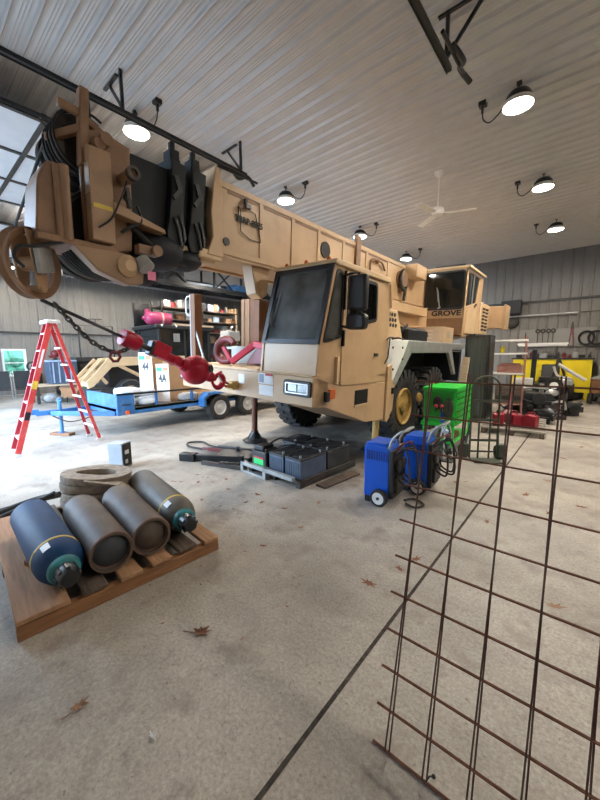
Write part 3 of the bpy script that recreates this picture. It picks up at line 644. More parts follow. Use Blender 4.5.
def sheave(c, axis, r, name, m, par, hubm, w=.05, spokes=0):
    q = MB().lathe([(r*.80,-w*.5),(r*.97,-w),(r,-w*.9),(r*.93,0),(r,w*.9),(r*.97,w),(r*.80,w*.5)],c,axis,40,True)
    if not spokes: q.lathe([(.04,-w*.4),(r*.82,-w*.4),(r*.82,w*.4),(.04,w*.4)],c,axis,32)
    o = q.build(name,m,par)
    q = MB().lathe([(.02,-w*1.5),(r*.28,-w*1.5),(r*.28,w*1.5),(.02,w*1.5)],c,axis,20); q.build('hub',hubm,o) if par is None else None
    return o
for i in range(4): sheave((-1.22-.17*i,1.42,2.72),(1,0,0),.36,'lower_sheave','dark_steel',ho,'dark_steel',.05)
for i in range(3): sheave((-1.25-.2*i,1.27,3.42),(1,0,0),.24,'upper_sheave','dark_steel',ho,'dark_steel',.05)
q = MB()
for i in range(5):
    x = -1.12-.07*i
    q.tube([(x,1.42+.375*math.cos(t),2.72+.375*math.sin(t)) for t in [R(60+i_*12) for i_ in range(24)]],.011)
    q.tube([(x,1.27+.25*math.cos(t),3.42+.25*math.sin(t)) for t in [R(60+i_*12) for i_ in range(17)]],.011)
q.build('wire_rope','black_paint',ho)
# auxiliary nose sheave hanging under the guard
ra = Vector((.8,.6,0)); rc = Vector((-1.2,.81,2.36))
aux = sheave(tuple(rc),tuple(ra),.28,'nose_sheave','tan_rusty',ho,'dark_steel',.045,spokes=1)
q = MB(); t_ = Vector((.6,-.8,0))
for s in (-1,1):
    off = ra*(.07*s); 
    pts = [rc+off+t_*a_+Vector((0,0,b_)) for a_,b_ in ((-.13,.24),(.12,.24),(.07,-.02),(.05,-.20),(-.05,-.20),(-.06,-.02))]
    q.add(pts+[p+ra*.02*s for p in pts],[tuple(range(6)),tuple(range(11,5,-1))]+[(i,(i+1)%6,6+(i+1)%6,6+i) for i in range(6)])
q.cyl(rc-ra*.1,rc+ra*.1,.06); q.cyl(rc-ra*.1+Vector((0,0,-.2)),rc+ra*.1+Vector((0,0,-.2)),.03)
q.build('nose_bracket','tan_mid',ho,bevel=.006)
q = MB().box(-.12,.12,-.02,.02,-.10,.10); q.xf(Matrix.Translation(rc+ra*.12+Vector((0,0,.03))) @ Matrix.Rotation(R(-37),4,'Z') @ Matrix.Rotation(R(12),4,'Y')); q.v=[Vector(p) for p in q.v]; q.build('switch_box','grey_steel',ho,bevel=.01)
q = MB().tube(bez([(-1.0,1.02,2.55),(-.98,.9,2.50),(-.98,.78,2.46),(-.98,.70,2.44),(-.98,.66,2.36),(-1.02,.72,2.30)],8),.014); q.tube(bez([(-.92,1.52,3.2),(-.90,1.46,3.05),(-.90,1.42,2.95),(-.91,1.35,2.80),(-.90,1.24,2.70)],8),.008); q.tube(bez([(-.95,1.6,2.98),(-.93,1.62,2.85),(-.95,1.52,2.78),(-.97,1.45,2.72)],8),.014); q.build('sensor_cable','black_plastic',ho)
q = MB().sphere((-.93,1.50,3.02),.035,10); q.bar((-.93,1.5,3.1),(-.93,1.52,2.94),.03,.05); q.build('shackle','dark_steel',ho)
q = MB().lathe([(.02,0),(.07,0),(.08,.10),(.05,.12),(0.001,.12)],(-.97,1.62,2.52),(.5,.3,-.8),14); q.build('anti_two_block_weight','grey_steel',ho)
q = MB().cyl((-1.0,1.76,2.62),(-.9,1.76,2.62),.05,n=16); q.box(-1.05,-.95,1.6,1.78,2.58,2.66); q.build('link_pin','tan_rusty',ho)
q = MB().box(-.93,-.925,1.66,1.74,2.34,2.42); q.build('hang_tag','magenta_tag',ho)
q = MB().lathe([(.05,-.006),(.056,0),(.05,.006),(.044,0)],(-1.3,1.03,3.55),(1,.3,.2),16,True); q.build('dead_end_ring','dark_steel',ho)

# ------------------------------------------------------------------ rigging on the crane
HP0 = Vector((-1.2,.85,2.08)); HP1 = Vector((-1.40,3.0,1.165))
def hl(t): return cw(*(HP0.lerp(HP1,t)))
def frame_on(t0, t1):                                # matrix with x along the line
    a, b = hl(t0), hl(t1); x = (b-a).normalized(); z = Vector((0,0,1)); y = z.cross(x).normalized(); z = x.cross(y)
    M = Matrix((x,y,z)).transposed().to_4x4(); M.translation = a; return M
tag(MB().tube([hl(0),hl(.1),hl(.2),hl(.33)],.017).build('hoist_cable','black_paint'),'black steel hoist cable from the tan nose sheave down to the red weight','cable')
root = thing('overhaul_ball_hook','glossy red ball and hook lashed to the front bumper of the crane','hook ball',hl(.33))
def rp(mb, name, m, par=root, **k):
    o = mb.build(name, m, par, **k); o.matrix_parent_inverse = Matrix.Translation(-root.location); return o
M = frame_on(.31,.95); Lh = (hl(.95)-hl(.31)).length
def along(t): return (hl(t)-hl(.31)).length
q = MB().lathe([(.04,0),(.085,.01),(.09,.03),(.09,.17),(.075,.2),(.03,.21)],(along(.31),0,0),(1,0,0),20); q.xf(M); rp(q,'cable_weight','red_paint')
q = MB().cyl((along(.37),0,0),(along(.47),0,0),.03); q.obox((along(.45)+.04,0,.02),(.10,.10,.16)); q.xf(M); rp(q,'wedge_socket','black_paint',bevel=.01)
q = MB().box(along(.46),along(.55),-.06,.06,-.05,.12); q.box(along(.53),along(.62),-.045,.045,-.05,.05); q.cyl((along(.60),-.08,0),(along(.60),.08,0),.055); q.box(along(.6),along(.66),-.04,.04,-.05,.05); q.cyl((along(.55),-.07,.0),(along(.55),.07,0),.035); q.xf(M); rp(q,'socket_link','red_paint',bevel=.012)
q = MB().sphere((0,0,0),.185,28); q.cyl((-.24,0,0),(-.14,0,0),.07,.09,20); q.cyl((.14,0,0),(.24,0,0),.09,.06,20); q.xf(Matrix.Translation((along(.735),0,0))); q.xf(M); rp(q,'ball','red_paint')
q = MB().lathe([(.03,0),(.05,0),(.05,.02),(.03,.02)],(along(.735)+.07,-.175,.05),(.35,-.9,.25),16,True); q.cyl((along(.735)+.075,-.14,.05),(along(.735)+.07,-.18,.055),.02); q.xf(M); rp(q,'grease_port','black_paint')
q = MB().sphere((along(.835),0,0),.075,16,(1.1,1,1)); q.cyl((along(.85),0,0),(along(.88),0,0),.035); q.xf(M); rp(q,'swivel','red_paint')
hk = [(0,0,.0),(.05,0,.06),(.12,0,.09),(.19,0,.07),(.22,0,0),(.19,0,-.08),(.12,0,-.12),(.04,0,-.10),(-.01,0,-.05)]
q = MB().tube(bez([Vector((along(.875)-.02+p[0]*.8,0,p[2]*.85)) for p in hk],5),[.02+.022*math.sin(PI*min(1,i/36)) for i in range(41)],10); q.bar((along(.875),0,.02),(along(.875)+.09,0,.12),.03,.05); q.xf(M); rp(q,'hook','red_paint')
q = MB().bar((along(.885),-.02,.06),(along(.885)+.12,-.02,-.02),.02,.02); q.xf(M); rp(q,'latch','bright_steel')
q = MB()
for s in (-1,1): q.tube([hl(.93)+Vector((0,0,.03*s)),cw(-1.41,2.99,1.16+.025*s)],.017)
rp(q,'shackle_bar','red_paint')
# chain
def chain(name, pts, label, link=.055, r=.009, m='dark_steel'):
    P = bez(pts, 30); out = MB(); acc = 0; k = 0; last = P[0]; 
    for i in range(1, len(P)):
        acc += (P[i]-P[i-1]).length
        if acc >= link*.78:
            acc = 0; c = (last+P[i])/2; d = (P[i]-last).normalized(); last = P[i]
            u = d.orthogonal().normalized(); v = d.cross(u); side = u if k % 2 else v; k += 1
            ring = [c + d*math.cos(t)*link*.62 + side*math.sin(t)*link*.36 for t in [2*PI*j/10 for j in range(10)]]
            out.tube(ring, r, 5, True)
    return tag(out.build(name, m), label, 'chain')
ca = cw(-1.2,.95,2.06); cb = hl(.35)
chain('chain',[ca, ca.lerp(cb,.18)+Vector((0,0,-.10)), ca.lerp(cb,.45)+Vector((0,0,-.2)), ca.lerp(cb,.75)+Vector((0,0,-.20)), cb+Vector((0,0,-.08))],'dark chain hanging in a loop from the boom nose to the red weight')
mid = ca.lerp(cb,.75)+Vector((0,0,-.2))
t = thing('chain_shackle','small dark red shackle with chain hook at the lowest part of the hanging chain','shackle',mid+Vector((0,0,-.03)))
q = MB().tube([(0,-.03,.03),(0,-.05,-.02),(0,-.02,-.06),(0,.02,-.06),(0,.05,-.02),(0,.03,.03)],.016); q.build('bow','dark_red',t)
q = MB().cyl((0,-.06,.03),(0,.06,.03),.018); q.build('pin','dark_red',t)
# big hook lying on the deck
hb = cw(-1.95,3.62,1.40)
t = thing('hook_block','big dark red crane hook lying on the front deck below the timber bundle','crane hook',hb)
q = MB()
arc = [Vector((-.30+.24*math.cos(a),0.02*math.sin(a),.24+.185*math.sin(a))) for a in [R(38+12.5*i) for i in range(22)]]
q.tube(arc,[.045+.035*math.sin(PI*i/21) for i in range(22)],12); q.build('hook','dark_red',t)
q = MB().bar((-.30,-.06,.30),(-.16,-.02,.06),.05,.06); q.build('hook_latch','red_paint',t)
q = MB().bar((-.12,-.05,.05),(.30,.1,.33),.07,.10); q.bar((.30,.1,.33),(.55,.12,.28),.09,.10); q.build('shank','red_paint',t,bevel=.012)
q = MB().prism([(.05,.01),(.62,.01),(.62,.30),(.36,.30)],'y',.10,.34); q.build('cheek_plate','dark_red',t,bevel=.015)
# timbers on the deck
def onbase(name, label, cat, x, y, z):
    p = cw(x,y,z); return thing(name,label,cat,p,rot=CR)
t = onbase('timber_bundle','thick pale timber bundle standing on the deck beside the windshield','timber',-2.08,4.12,1.70)
for i,x in enumerate((-.20,-.07,.06,.17)):
    q = MB().box(x-.06 if i else x-.03,x+.055,-.14,.14,0,.80 - (.03 if i==3 else 0)); q.build('plank','wood_post' if i<2 else 'wood_brown',t,bevel=.006)
t = onbase('wooden_post','tall brown wooden post standing at the far end of the front deck','post',-2.68,3.32,1.40)
q = MB().box(-.05,.07,-.07,.07,0,1.13); q.build('post','wood_brown',t,bevel=.006)
q = MB().box(-.065,-.05,-.075,.07,0,1.13); q.build('edge_strip','white_metal',t)
q = MB().tube([(-.05,-.03,1.10),(-.17,-.05,1.10),(-.21,-.05,1.06),(-.21,-.05,.83),(-.17,-.05,.79),(-.05,-.03,.80)],.014); q.build('grab_handle','bright_steel',t)
q = MB().bar((.02,-.05,.62),(.25,-.02,.05),.02,.03); q.build('stay_rod','grey_steel',t)
# thin black pole running out from the boom head toward the bay
tag(MB().tube([cw(-1.28,1.05,3.52),cw(-1.28,1.05,3.52).lerp(Vector((-6.1,.9,2.45)),.5),Vector((-6.1,.9,2.45))],.014).build('hoist_line','black_rubber'),'straight black line slanting down and left from the boom head ring','cable')

# ------------------------------------------------------------------ pallet with cylinders
PR = R(-4.5)
pal = thing('wooden_pallet','low wooden pallet carrying four gas cylinders in the foreground','pallet',(-3.22,1.02,0),PR)
def plank(mb_, name, m, par, bev=.006): return mb_.build(name, m, par, bevel=bev)
for i,y in enumerate((-.535,-.255,-.035,.185,.40,.595)):
    wd = (.27,.145,.145,.15,.15,.13)[i]
    dx = (0,-.01,.015,0,-.02,.01)[i]
    plank(MB().box(-.89,.88+dx,y-wd/2,y+wd/2,.105,.135),'deck_board',('wood','wood_soot','wood','wood','wood_soot','wood')[i],pal)
for x in (-.84,0,.84): plank(MB().box(x-.03,x+.03,-.67,.67,.0,.095 if x > .5 else .105),'stringer','wood_dark',pal)
plank(MB().obox((.34,-.46,.155),(.30,.06,.045),(0,0,R(28))),'loose_block','wood_dark',pal)
def cyl_body(L, r, neck=True):
    if neck: prof = [(r*.55,0),(r*.9,.012),(r,.04),(r,L-.20),(r*.97,L-.14),(r*.82,L-.07),(r*.55,L-.02),(r*.36,L)]
    else: prof = [(.001,L-.12),(r*.78,L-.12),(r*.82,L-.06),(r*.84,L),(r*.97,L),(r,L-.03),(r,.1),(r*.9,.03),(r*.6,0)]
    return prof
RAD = .145
def lay(name, label, head, tail, m, neck, z=.285, roll=0):
    h, tl = Vector((*head,z)), Vector((*tail,z)); d = (h-tl).normalized(); L = (h-tl).length
    t = thing(name,label,'gas cylinder',(tl.x,tl.y,z-RAD),math.atan2(d.y,d.x),'gas cylinders on the pallet')
    MB().lathe(cyl_body(L,RAD,neck),(0,0,RAD),(1,0,0),40).build('body',m,t)
    if neck:
        MB().lathe([(RAD+.0005,L-.24),(RAD+.003,L-.236),(RAD+.003,L-.222),(RAD+.0005,L-.218)],(0,0,RAD),(1,0,0),40).build('yellow_ring','yellow_band',t)
        MB().lathe([(RAD*.62,L-.05),(RAD*.66,L-.03),(RAD*.60,L-.005),(RAD*.40,L+.012)],(0,0,RAD),(1,0,0),28).build('collar','teal_collar',t)
        c = MB().lathe([(RAD*.42,L),(RAD*.46,L+.015),(RAD*.42,L+.09),(RAD*.34,L+.115),(RAD*.12,L+.12)],(0,0,RAD),(1,0,0),20)
        for i in range(8): a = 2*PI*i/8; c.obox((L+.05,RAD*.44*math.cos(a),RAD+RAD*.44*math.sin(a)),(.075,.012,.02),(a,0,0))
        c.build('valve_cap','black_paint',t)
        a = R(52+roll); lb = MB(); rr = RAD+.0015; vs = []
        for k in range(5):
            for xx in (L-.205,L-.125): vs.append((xx,-rr*math.cos(a+.09*k)*(1 if xx<L-.16 else .965),RAD+rr*math.sin(a+.09*k)*(1 if xx<L-.16 else .965)))
        lb.add(vs,[(2*k,2*k+2,2*k+3,2*k+1) for k in range(4)]); lb.build('label','label_white',t)
    else:
        MB().lathe([(RAD*.80,L-.06),(RAD*.85,L-.002),(RAD*.97,L+.001),(RAD*1.004,L-.012),(RAD*1.004,L-.03)],(0,0,RAD),(1,0,0),40,True).build('foot_ring','cylinder_rim',t)
        MB().lathe([(RAD*.81,L-.045),(RAD*.7,L-.034),(RAD*.45,L-.016),(0.001,L-.006)],(0,0,RAD),(1,0,0),36).build('domed_bottom','cylinder_bottom',t)
    return t
lay('gas_cylinder','blue gas cylinder with yellow ring, nearest the left edge of the pallet',(-2.46,.56),(-3.62,.62),'blue_cylinder',True)
lay('gas_cylinder','rusty brown cylinder with open bottom toward us, lying beside the blue one',(-2.45,.84),(-3.44,.94),'brown_cylinder',False)
lay('gas_cylinder','dark cylinder with bluish bottom, between brown and ringed grey cylinders',(-2.44,1.12),(-3.42,1.25),'brown_cylinder',False).children[1].data.materials[0] = MATS['brown_cylinder']
lay('gas_cylinder','grey gas cylinder with yellow ring and teal collar at the right end',(-2.47,1.42),(-3.64,1.60),'grey_cylinder',True,roll=-8)
# coil of flat belt hose
t = thing('hose_coil','stacked coil of worn flat belt hose lying behind the cylinders','hose',(-3.86,1.24,.135),R(28))
for i,(z,rx,ry,dx) in enumerate(((.0,.40,.30,.0),(.078,.39,.29,.03),(.156,.36,.27,-.02),(.232,.37,.27,.01))):
    m = MB(); prof = []
    n = 36
    vs = []
    for k in range(n):
        a = 2*PI*k/n; wob = 1+.03*math.sin(3*a+i)
        for (dr,dz) in ((-.15,.004),(-.006,0),(.0,.036),(-.006,.072),(-.15,.07),(-.155,.036)):
            vs.append(((rx*wob+dr)*math.cos(a)+dx,(ry*wob+dr)*math.sin(a),z+dz+.012*math.sin(a+i)+.012))
    m.add(vs,[(k*6+j,((k+1)%n)*6+j,((k+1)%n)*6+(j+1)%6,k*6+(j+1)%6) for k in range(n) for j in range(6)])
    m.build('coil_turn','hose_belt',t)
q = MB().bar((.1,-.24,.315),(.42,-.16,.27),.10,.02); q.bar((.42,-.16,.27),(.56,-.1,.14),.10,.02); q.build('belt_end','hose_belt',t)
t = tag(MB().tube(bez([(-4.3,1.0,.16),(-4.5,.82,.10),(-4.55,.55,.05),(-4.5,.30,.04),(-4.35,.12,.04),(-4.5,-.05,.04),(-4.8,-.1,.04)],10),.035).tube(bez([(-4.25,.95,.2),(-4.38,.72,.10),(-4.36,.5,.06),(-4.28,.30,.05),(-4.3,.1,.06),(-4.5,.0,.08)],10),.03).tube(bez([(-4.45,.9,.05),(-4.62,.66,.04),(-4.6,.4,.035),(-4.45,.2,.09),(-4.55,.05,.1)],10),.03).build('rubber_hose','black_rubber'),'black rubber hoses looped on the floor left of the blue cylinder','hose')
# grey metal box on the floor
t = thing('metal_box','small grey metal box standing alone on the floor behind the hose coil','metal box',(-5.3,2.04,0),R(28))
MB().box(-.12,.12,-.10,.10,0,.37).build('body','grey_box',t,bevel=.006)
q = MB().box(.121,.126,-.085,.085,.02,.35); q.build('door','dark_steel',t)
q = MB().box(.126,.13,-.05,.03,.20,.26); q.box(.126,.13,-.05,.0,.06,.12); q.build('sticker','label_white',t)

# ------------------------------------------------------------------ stepladder
A0, B0 = Vector((-7.10,1.13,0)), Vector((-7.58,1.16,0)); A1, B1 = Vector((-7.28,2.46,0)), Vector((-7.84,2.45,0))
TA = Vector((-7.12,1.78,2.22)); TB = Vector((-7.45,1.80,2.22))
t = thing('stepladder','red fibreglass stepladder with white steps standing open on the floor','stepladder',((A0+B1)/2))
off = Matrix.Translation(-((A0+B1)/2))
def lp(mb, name, m, **k): mb.xf(off); return mb.build(name, m, t, **k)
for p, q_, nm in ((A0,TA,'front_rail'),(B0,TB,'front_rail')):
    m = MB().bar(p,q_,.028,.085,(0,1,0)); lp(m,nm,'red_fibreglass' if p is A0 else 'red_fibreglass_shaded',bevel=.004)
for p, q_ in ((A1,TA+Vector((0,.06,0))),(B1,TB+Vector((0,.06,0)))): lp(MB().bar(p,q_,.026,.055,(0,1,0)),'rear_rail','red_fibreglass' if p is A1 else 'red_fibreglass_shaded',bevel=.004)
for i in range(1,8):
    f_ = i/7.6; a, b_ = A0.lerp(TA,f_), B0.lerp(TB,f_); m = MB().bar(a,b_,.085,.022); lp(m,'step','aluminium',bevel=.004)
for i in range(1,7):
    f_ = i/7.4; a, b_ = A1.lerp(TA,f_), B1.lerp(TB,f_); lp(MB().bar(a,b_,.035,.03),'rear_brace','aluminium')
lp(MB().obox(((TA+TB)/2+Vector((0,.03,.03))),(.46,.20,.06)),'top_cap','aluminium',bevel=.01)
for p, q_ in ((A0,TA),(B0,TB),(A1,TA),(B1,TB)):
    d = (q_-p).normalized(); lp(MB().bar(p,p+d*.06,.036,.10,(0,1,0)),'rail_foot','aluminium')
a = A0.lerp(TA,.62); b_ = A1.lerp(TA,.60); 
lp(MB().bar(A0.lerp(TA,.5)+Vector((.016,0,0)),A0.lerp(TA,.56)+Vector((.016,0,0)),.004,.07,(0,1,0)),'yellow_label','yellow_band')
lp(MB().bar(A0.lerp(TA,.27)+Vector((.016,0,0)),A0.lerp(TA,.33)+Vector((.016,0,0)),.004,.07,(0,1,0)),'black_label','black_paint')
lp(MB().bar(A0.lerp(TA,.66)+Vector((.016,0,0)),A0.lerp(TA,.80)+Vector((.016,0,0)),.004,.03,(0,1,0)),'pale_label','label_white')

# ------------------------------------------------------------------ batteries on a skid
t = thing('battery_skid','low dark steel skid on the floor under the bank of batteries','skid',(-3.07,3.66,0),R(-3))
q = MB().box(-.52,.50,-.58,.62,.06,.10); q.box(-.52,-.44,-.58,.62,0,.06); q.box(.42,.50,-.58,.62,0,.06); q.box(-.06,.04,-.58,.62,0,.06); q.build('deck','dark_steel',t,bevel=.005)
q = MB().box(-.60,.44,-.66,-.60,.10,.15); q.box(-.60,-.54,-.66,-.58,0,.15); q.box(-.12,-.06,-.66,-.58,0,.15); q.box(-.60,-.12,-.66,-.60,0,.03); q.build('front_rail','grey_steel',t,bevel=.004)
def battery(x,y,label,m):
    b = thing('battery',label,'battery',(x+.06,y-.02,.10),R(-3),'batteries on the skid')
    MB().box(-.14,.14,-.25,.25,0,.235).build('case',m,b,bevel=.012)
    l = MB().box(-.142,.142,-.252,.252,.235,.262); l.box(-.05,.05,-.2,.2,.262,.272); l.build('lid','battery_black',b,bevel=.006)
    for yy in (-.19,.19): MB().cyl((.08,yy,.26),(.08,yy,.295),.016,n=10).build('terminal','bright_steel',b)
    h_ = MB().tube(bez([(-.12,-.2,.265),(-.1,0,.30),(-.12,.2,.265)],6),.009); h_.build('carry_strap','black_plastic',b)
    r_ = MB()
    for i in range(6): r_.box(-.11+.04*i,-.10+.04*i,-.256,-.25,.03,.21)
    r_.build('case_rib',m,b)
    return b
places = [(-2.80,3.36,'battery_blue','bluish battery at the right front corner of the skid, nearest the blue chargers'),(-3.10,3.37,'battery_blue','blue-grey battery second from the right in the front row on the skid'),(-2.78,3.90,'battery_black','black battery in the back row on the right side of the skid'),(-3.08,3.92,'battery_black','black battery in the middle of the back row on the skid'),(-3.39,3.94,'battery_black','black battery at the left end of the back row on the skid')]
for x,y,m,l in places: battery(x,y,l,m)
b = thing('battery_charger','black battery charger box with green and red label at the front of the skid','charger',(-3.36,3.22,.10),R(-3))
MB().box(-.15,.15,-.14,.14,0,.24).build('case','black_plastic',b,bevel=.012)
MB().box(-.10,.10,-.146,-.14,.06,.14).build('green_label','label_green',b); MB().box(-.10,.10,-.147,-.14,.14,.165).build('red_label','label_red',b)
q = MB().box(-.13,.05,-.10,.10,.24,.31); q.cyl((.10,-.1,.26),(.10,.1,.26),.02); q.build('terminal_cover','black_plastic',b,bevel=.01)
q = MB().tube(bez([(.0,.05,.30),(.1,.2,.38),(.3,.3,.33),(.5,.5,.32)],8),.014); q.build('jumper_lead','black_plastic',b)
tag(MB().obox((-2.41,3.62,.012),(.16,.72,.024),(0,0,R(-6))).build('plank','wood_soot',bevel=.004),'dark flat plank lying on the floor beside the battery skid','plank')
# tow bar parts and hose loop on the floor
t = thing('tow_bar','black steel tow bar frame lying on the floor left of the battery skid','tow bar',(-4.3,3.2,0))
q = MB().bar((-.55,-.42,.06),(.35,.1,.06),.09,.10); q.bar((-.55,-.42,.06),(-.32,-.30,.06),.14,.12); q.bar((.35,.55,.06),(-.5,.25,.06),.07,.09); q.build('beam','black_paint',t,bevel=.01)
q = MB().prism([(-.35,.2),(.45,.55),(.45,.1),(-.1,-.02)],'z',.03,.09); q.cyl((.0,.28,.09),(.0,.28,.16),.035); q.build('hitch_plate','black_paint',t,bevel=.008)
q = MB().bar((-.1,-.34,.03),(.62,-.12,.03),.05,.06); q.bar((.2,-.25,.06),(.5,-.1,.06),.03,.04); q.build('draw_bar','dark_steel',t)
q = MB().tube(bez([(-.75,.1,.04),(-.4,.25,.05),(.1,.42,.03),(.5,.62,.03)],8),.02); q.bar((-.6,.12,.05),(-.3,.2,.06),.05,.05); q.build('safety_cable','dark_red',t)
tag(MB().tube(bez([(-5.05,3.3,.03),(-5.4,3.25,.03),(-5.62,3.4,.03),(-5.45,3.58,.03),(-5.1,3.52,.03),(-4.7,3.6,.03),(-4.2,3.9,.03),(-3.6,4.1,.03)],10),.018).build('air_hose','black_rubber'),'black hose with a loop on the floor in front of the crane jack','hose')

# ------------------------------------------------------------------ blue service machines
mat('blue_dark', (.003,.03,.2), .5, 0, .1, 6)
def service(loc, label):
    t = thing('service_machine',label,'service machine',loc,R(3),'blue wheeled service machines')
    b = MB().prism(fillet([(-.17,.07),(.12,.07),(.12,.62),(.08,.67),(-.15,.67),(-.17,.64)],.02),'y',-.16,.16); b.build('housing','blue_plastic',t,bevel=.012)
    l = MB()
    for i in range(9): l.box(-.135+.028*i,-.126+.028*i,-.1655,-.16,.50,.60)
    l.build('vent_slot','blue_dark',t)
    MB().box(-.15,.09,-.15,.15,.668,.69).build('lid','blue_plastic',t,bevel=.01)
    k = MB().box(.12,.17,-.16,.16,.09,.62); k.cyl((.17,-.06,.45),(.21,-.06,.45),.07,n=18); k.cyl((.17,.08,.45),(.21,.08,.45),.06,n=18); k.box(.15,.20,-.12,.12,.15,.32); k.build('control_panel','black_plastic',t,bevel=.01)
    for y in (-.20,.20):
        w = MB().lathe([(.055,-.025),(.085,-.03),(.095,-.02),(.095,.02),(.085,.03),(.055,.025)],(.03,y,.095),(0,1,0),28,True).build('wheel','black_rubber',t)
        MB().lathe([(.012,-.026),(.066,-.03),(.066,.03),(.012,.026)],(.03,y,.095),(0,1,0),24).build('hub','white_plastic',w)
        MB().cyl((.03,y-.038,.095),(.03,y+.038,.095),.016,n=12).build('axle_cap','black_paint',w)
    MB().cyl((.03,-.2,.095),(.03,.2,.095),.014).build('axle','dark_steel',t)
    MB().box(-.16,-.10,-.15,.15,0,.07).build('front_foot','black_plastic',t)
    h = MB().tube(bez([(.10,-.13,.60),(.14,-.13,.74),(.22,-.13,.83),(.27,-.13,.85)],6)+bez([(.27,-.13,.85),(.28,0,.855),(.27,.13,.85)],4)+bez([(.27,.13,.85),(.22,.13,.83),(.14,.13,.74),(.10,.13,.60)],6),.013); h.build('handle','grey_steel',t)
    for i,(y,dx) in enumerate(((-.12,.05),(-.02,.10),(.08,.07))):
        MB().tube(bez([(.17,y,.58),(.24+dx,y-.02,.66),(.28+dx,y,.45),(.26+dx,y+.03,.26),(.20,y+.05,.30),(.19,y+.04,.42)],8),.011).build('hose','black_rubber',t)
    MB().tube(bez([(.17,-.1,.60),(.24,-.12,.70),(.30,.02,.72),(.24,.12,.62)],8),.01).build('red_hose','dark_red',t)
    return t
service((-1.68,3.44,0),'blue wheeled service machine with hoses, the nearer one with full blue face showing')
service((-1.47,4.0,0),'blue wheeled service machine with hoses, second one behind toward the green cart')
t = tag(MB().tube(bez([(-1.42,3.45,.02),(-1.3,3.42,.02),(-1.26,3.55,.02),(-1.4,3.62,.02),(-1.46,3.5,.03)],8),.012).build('hose_end','black_rubber'),'black hose end curled on the floor beside the nearer blue machine','hose')

# ------------------------------------------------------------------ green tool cart
mat('green_mid', (.01,.34,.03), .5, 0, .15, 6)
t = thing('tool_cart','bright green steel tool cart with drawers standing behind the blue machines','tool cart',(-1.82,6.3,0),R(2))
cx0,cx1,cy0,cy1 = -.29,.21,-.62,.56
f_ = MB()
for x in (cx0,cx1-.04):
    for y in (cy0,cy1-.04): f_.box(x,x+.04,y,y+.04,.13,.55)
f_.box(cx0,cx1,cy0,cy1,.18,.22); f_.box(cx0,cx1,cy0,cy1,.46,.52); f_.box(cx0-.02,cx0+.04,cy0-.03,cy1,.46,.53); f_.build('frame','green_paint',t,bevel=.006)
b = MB().box(cx0,cx1-.01,cy0+.03,cy1,.52,1.04); b.build('chest','green_paint',t,bevel=.008)
b = MB().box(cx0-.02,cx1+.03,cy0,cy1+.02,1.04,1.10); b.build('top','green_paint',t,bevel=.012)
for i in range(5):
    z = .54+.10*i; d = MB().box(cx1-.012,cx1+.012,cy0+.06,cy1-.03,z,z+.088).build('drawer','green_paint',t,bevel=.005)
    MB().box(cx1+.012,cx1+.03,cy0+.10,cy1-.08,z+.062,z+.08).build('drawer_pull','green_dark',d)
pb = MB().box(cx0+.03,cx1-.04,cy0+.012,cy0+.03,.55,1.02); pb.build('pegboard','green_mid',t)
hk = MB()
for x,z in ((-.05,.92),(.10,.92),(.17,.9)): hk.tube([(x,cy0+.02,z),(x,cy0-.05,z),(x,cy0-.06,z+.03)],.008)
hk.build('peg','dark_steel',t)
for x in (cx0+.05,cx1-.05):
    for y in (cy0+.06,cy1-.06):
        c = MB().cyl((x-.02,y,.055),(x+.02,y,.055),.055,n=18).build('caster','black_rubber',t); MB().bar((x,y,.06),(x,y,.15),.05,.05).build('caster_fork','bright_steel',c)
base = Vector((-1.82,6.3,0)); Mc = Matrix.Translation(base) @ Matrix.Rotation(R(2),4,'Z')
def onc(x,y,z): return Mc @ Vector((x,y,z))
g = thing('pliers','red-handled pliers hanging on the pegboard of the green cart','pliers',onc(-.02,cy0-.045,.70))
q = MB().bar((-.05,0,.0),(-.01,0,.16),.02,.025); q.bar((.05,0,.0),(.01,0,.16),.02,.025); q.build('jaws','dark_steel',g)
for s in (-1,1): MB().sphere((s*.045,-.01,.10),.032,12,(1,.7,1)).build('grip','label_red',g)
g = thing('gloves','dark work gloves hanging on the pegboard of the green cart','gloves',onc(-.05,cy0-.03,.72)); MB().sphere((0,0,.13),.075,14,(1.0,.35,1.6)).build('glove','black_plastic',g)
g = thing('tool_pouch','dark green tool pouch hanging at the right of the pegboard','pouch',onc(.12,cy0-.03,.62)); MB().sphere((0,0,.15),.08,14,(1.1,.35,1.9)).build('pouch','olive_paint',g); MB().bar((.02,-.02,.10),(.02,-.02,.34),.02,.02).build('wrench','dark_steel',g)
g = thing('spray_can','blue and white spray bottle standing at the front of the cart shelf','spray can',onc(.03,cy0-.0,.53)); MB().lathe([(.035,0),(.035,.14),(.02,.16),(.015,.18)],n=16).build('can','blue_plastic',g); MB().lathe([(.036,.05),(.036,.09)],n=16).build('label_band','yellow_band',g); MB().cyl((0,0,.18),(0,0,.21),.02,n=12).build('cap','label_white',g)
g = thing('cart_lamp','yellow lamp head hanging off the left top edge of the green cart','lamp',onc(cx0-.08,cy0+.02,.86)); MB().sphere((0,0,.05),.055,14,(1,1,1.5)).build('head','rim_gold',g); MB().bar((0,0,.1),(.06,.02,.16),.02,.02).build('clip','black_plastic',g)
g = thing('parts_tray','brown parts tray on the lower shelf of the green cart','tray',onc(.05,-.3,.22)); MB().box(-.16,.12,-.15,.2,0,.10).build('tray','wood_brown',g,bevel=.006)
g = thing('gauge_set','chrome gauge set with hoses hanging between the second blue machine and green cart','gauge set',(-1.62,5.35,.0))
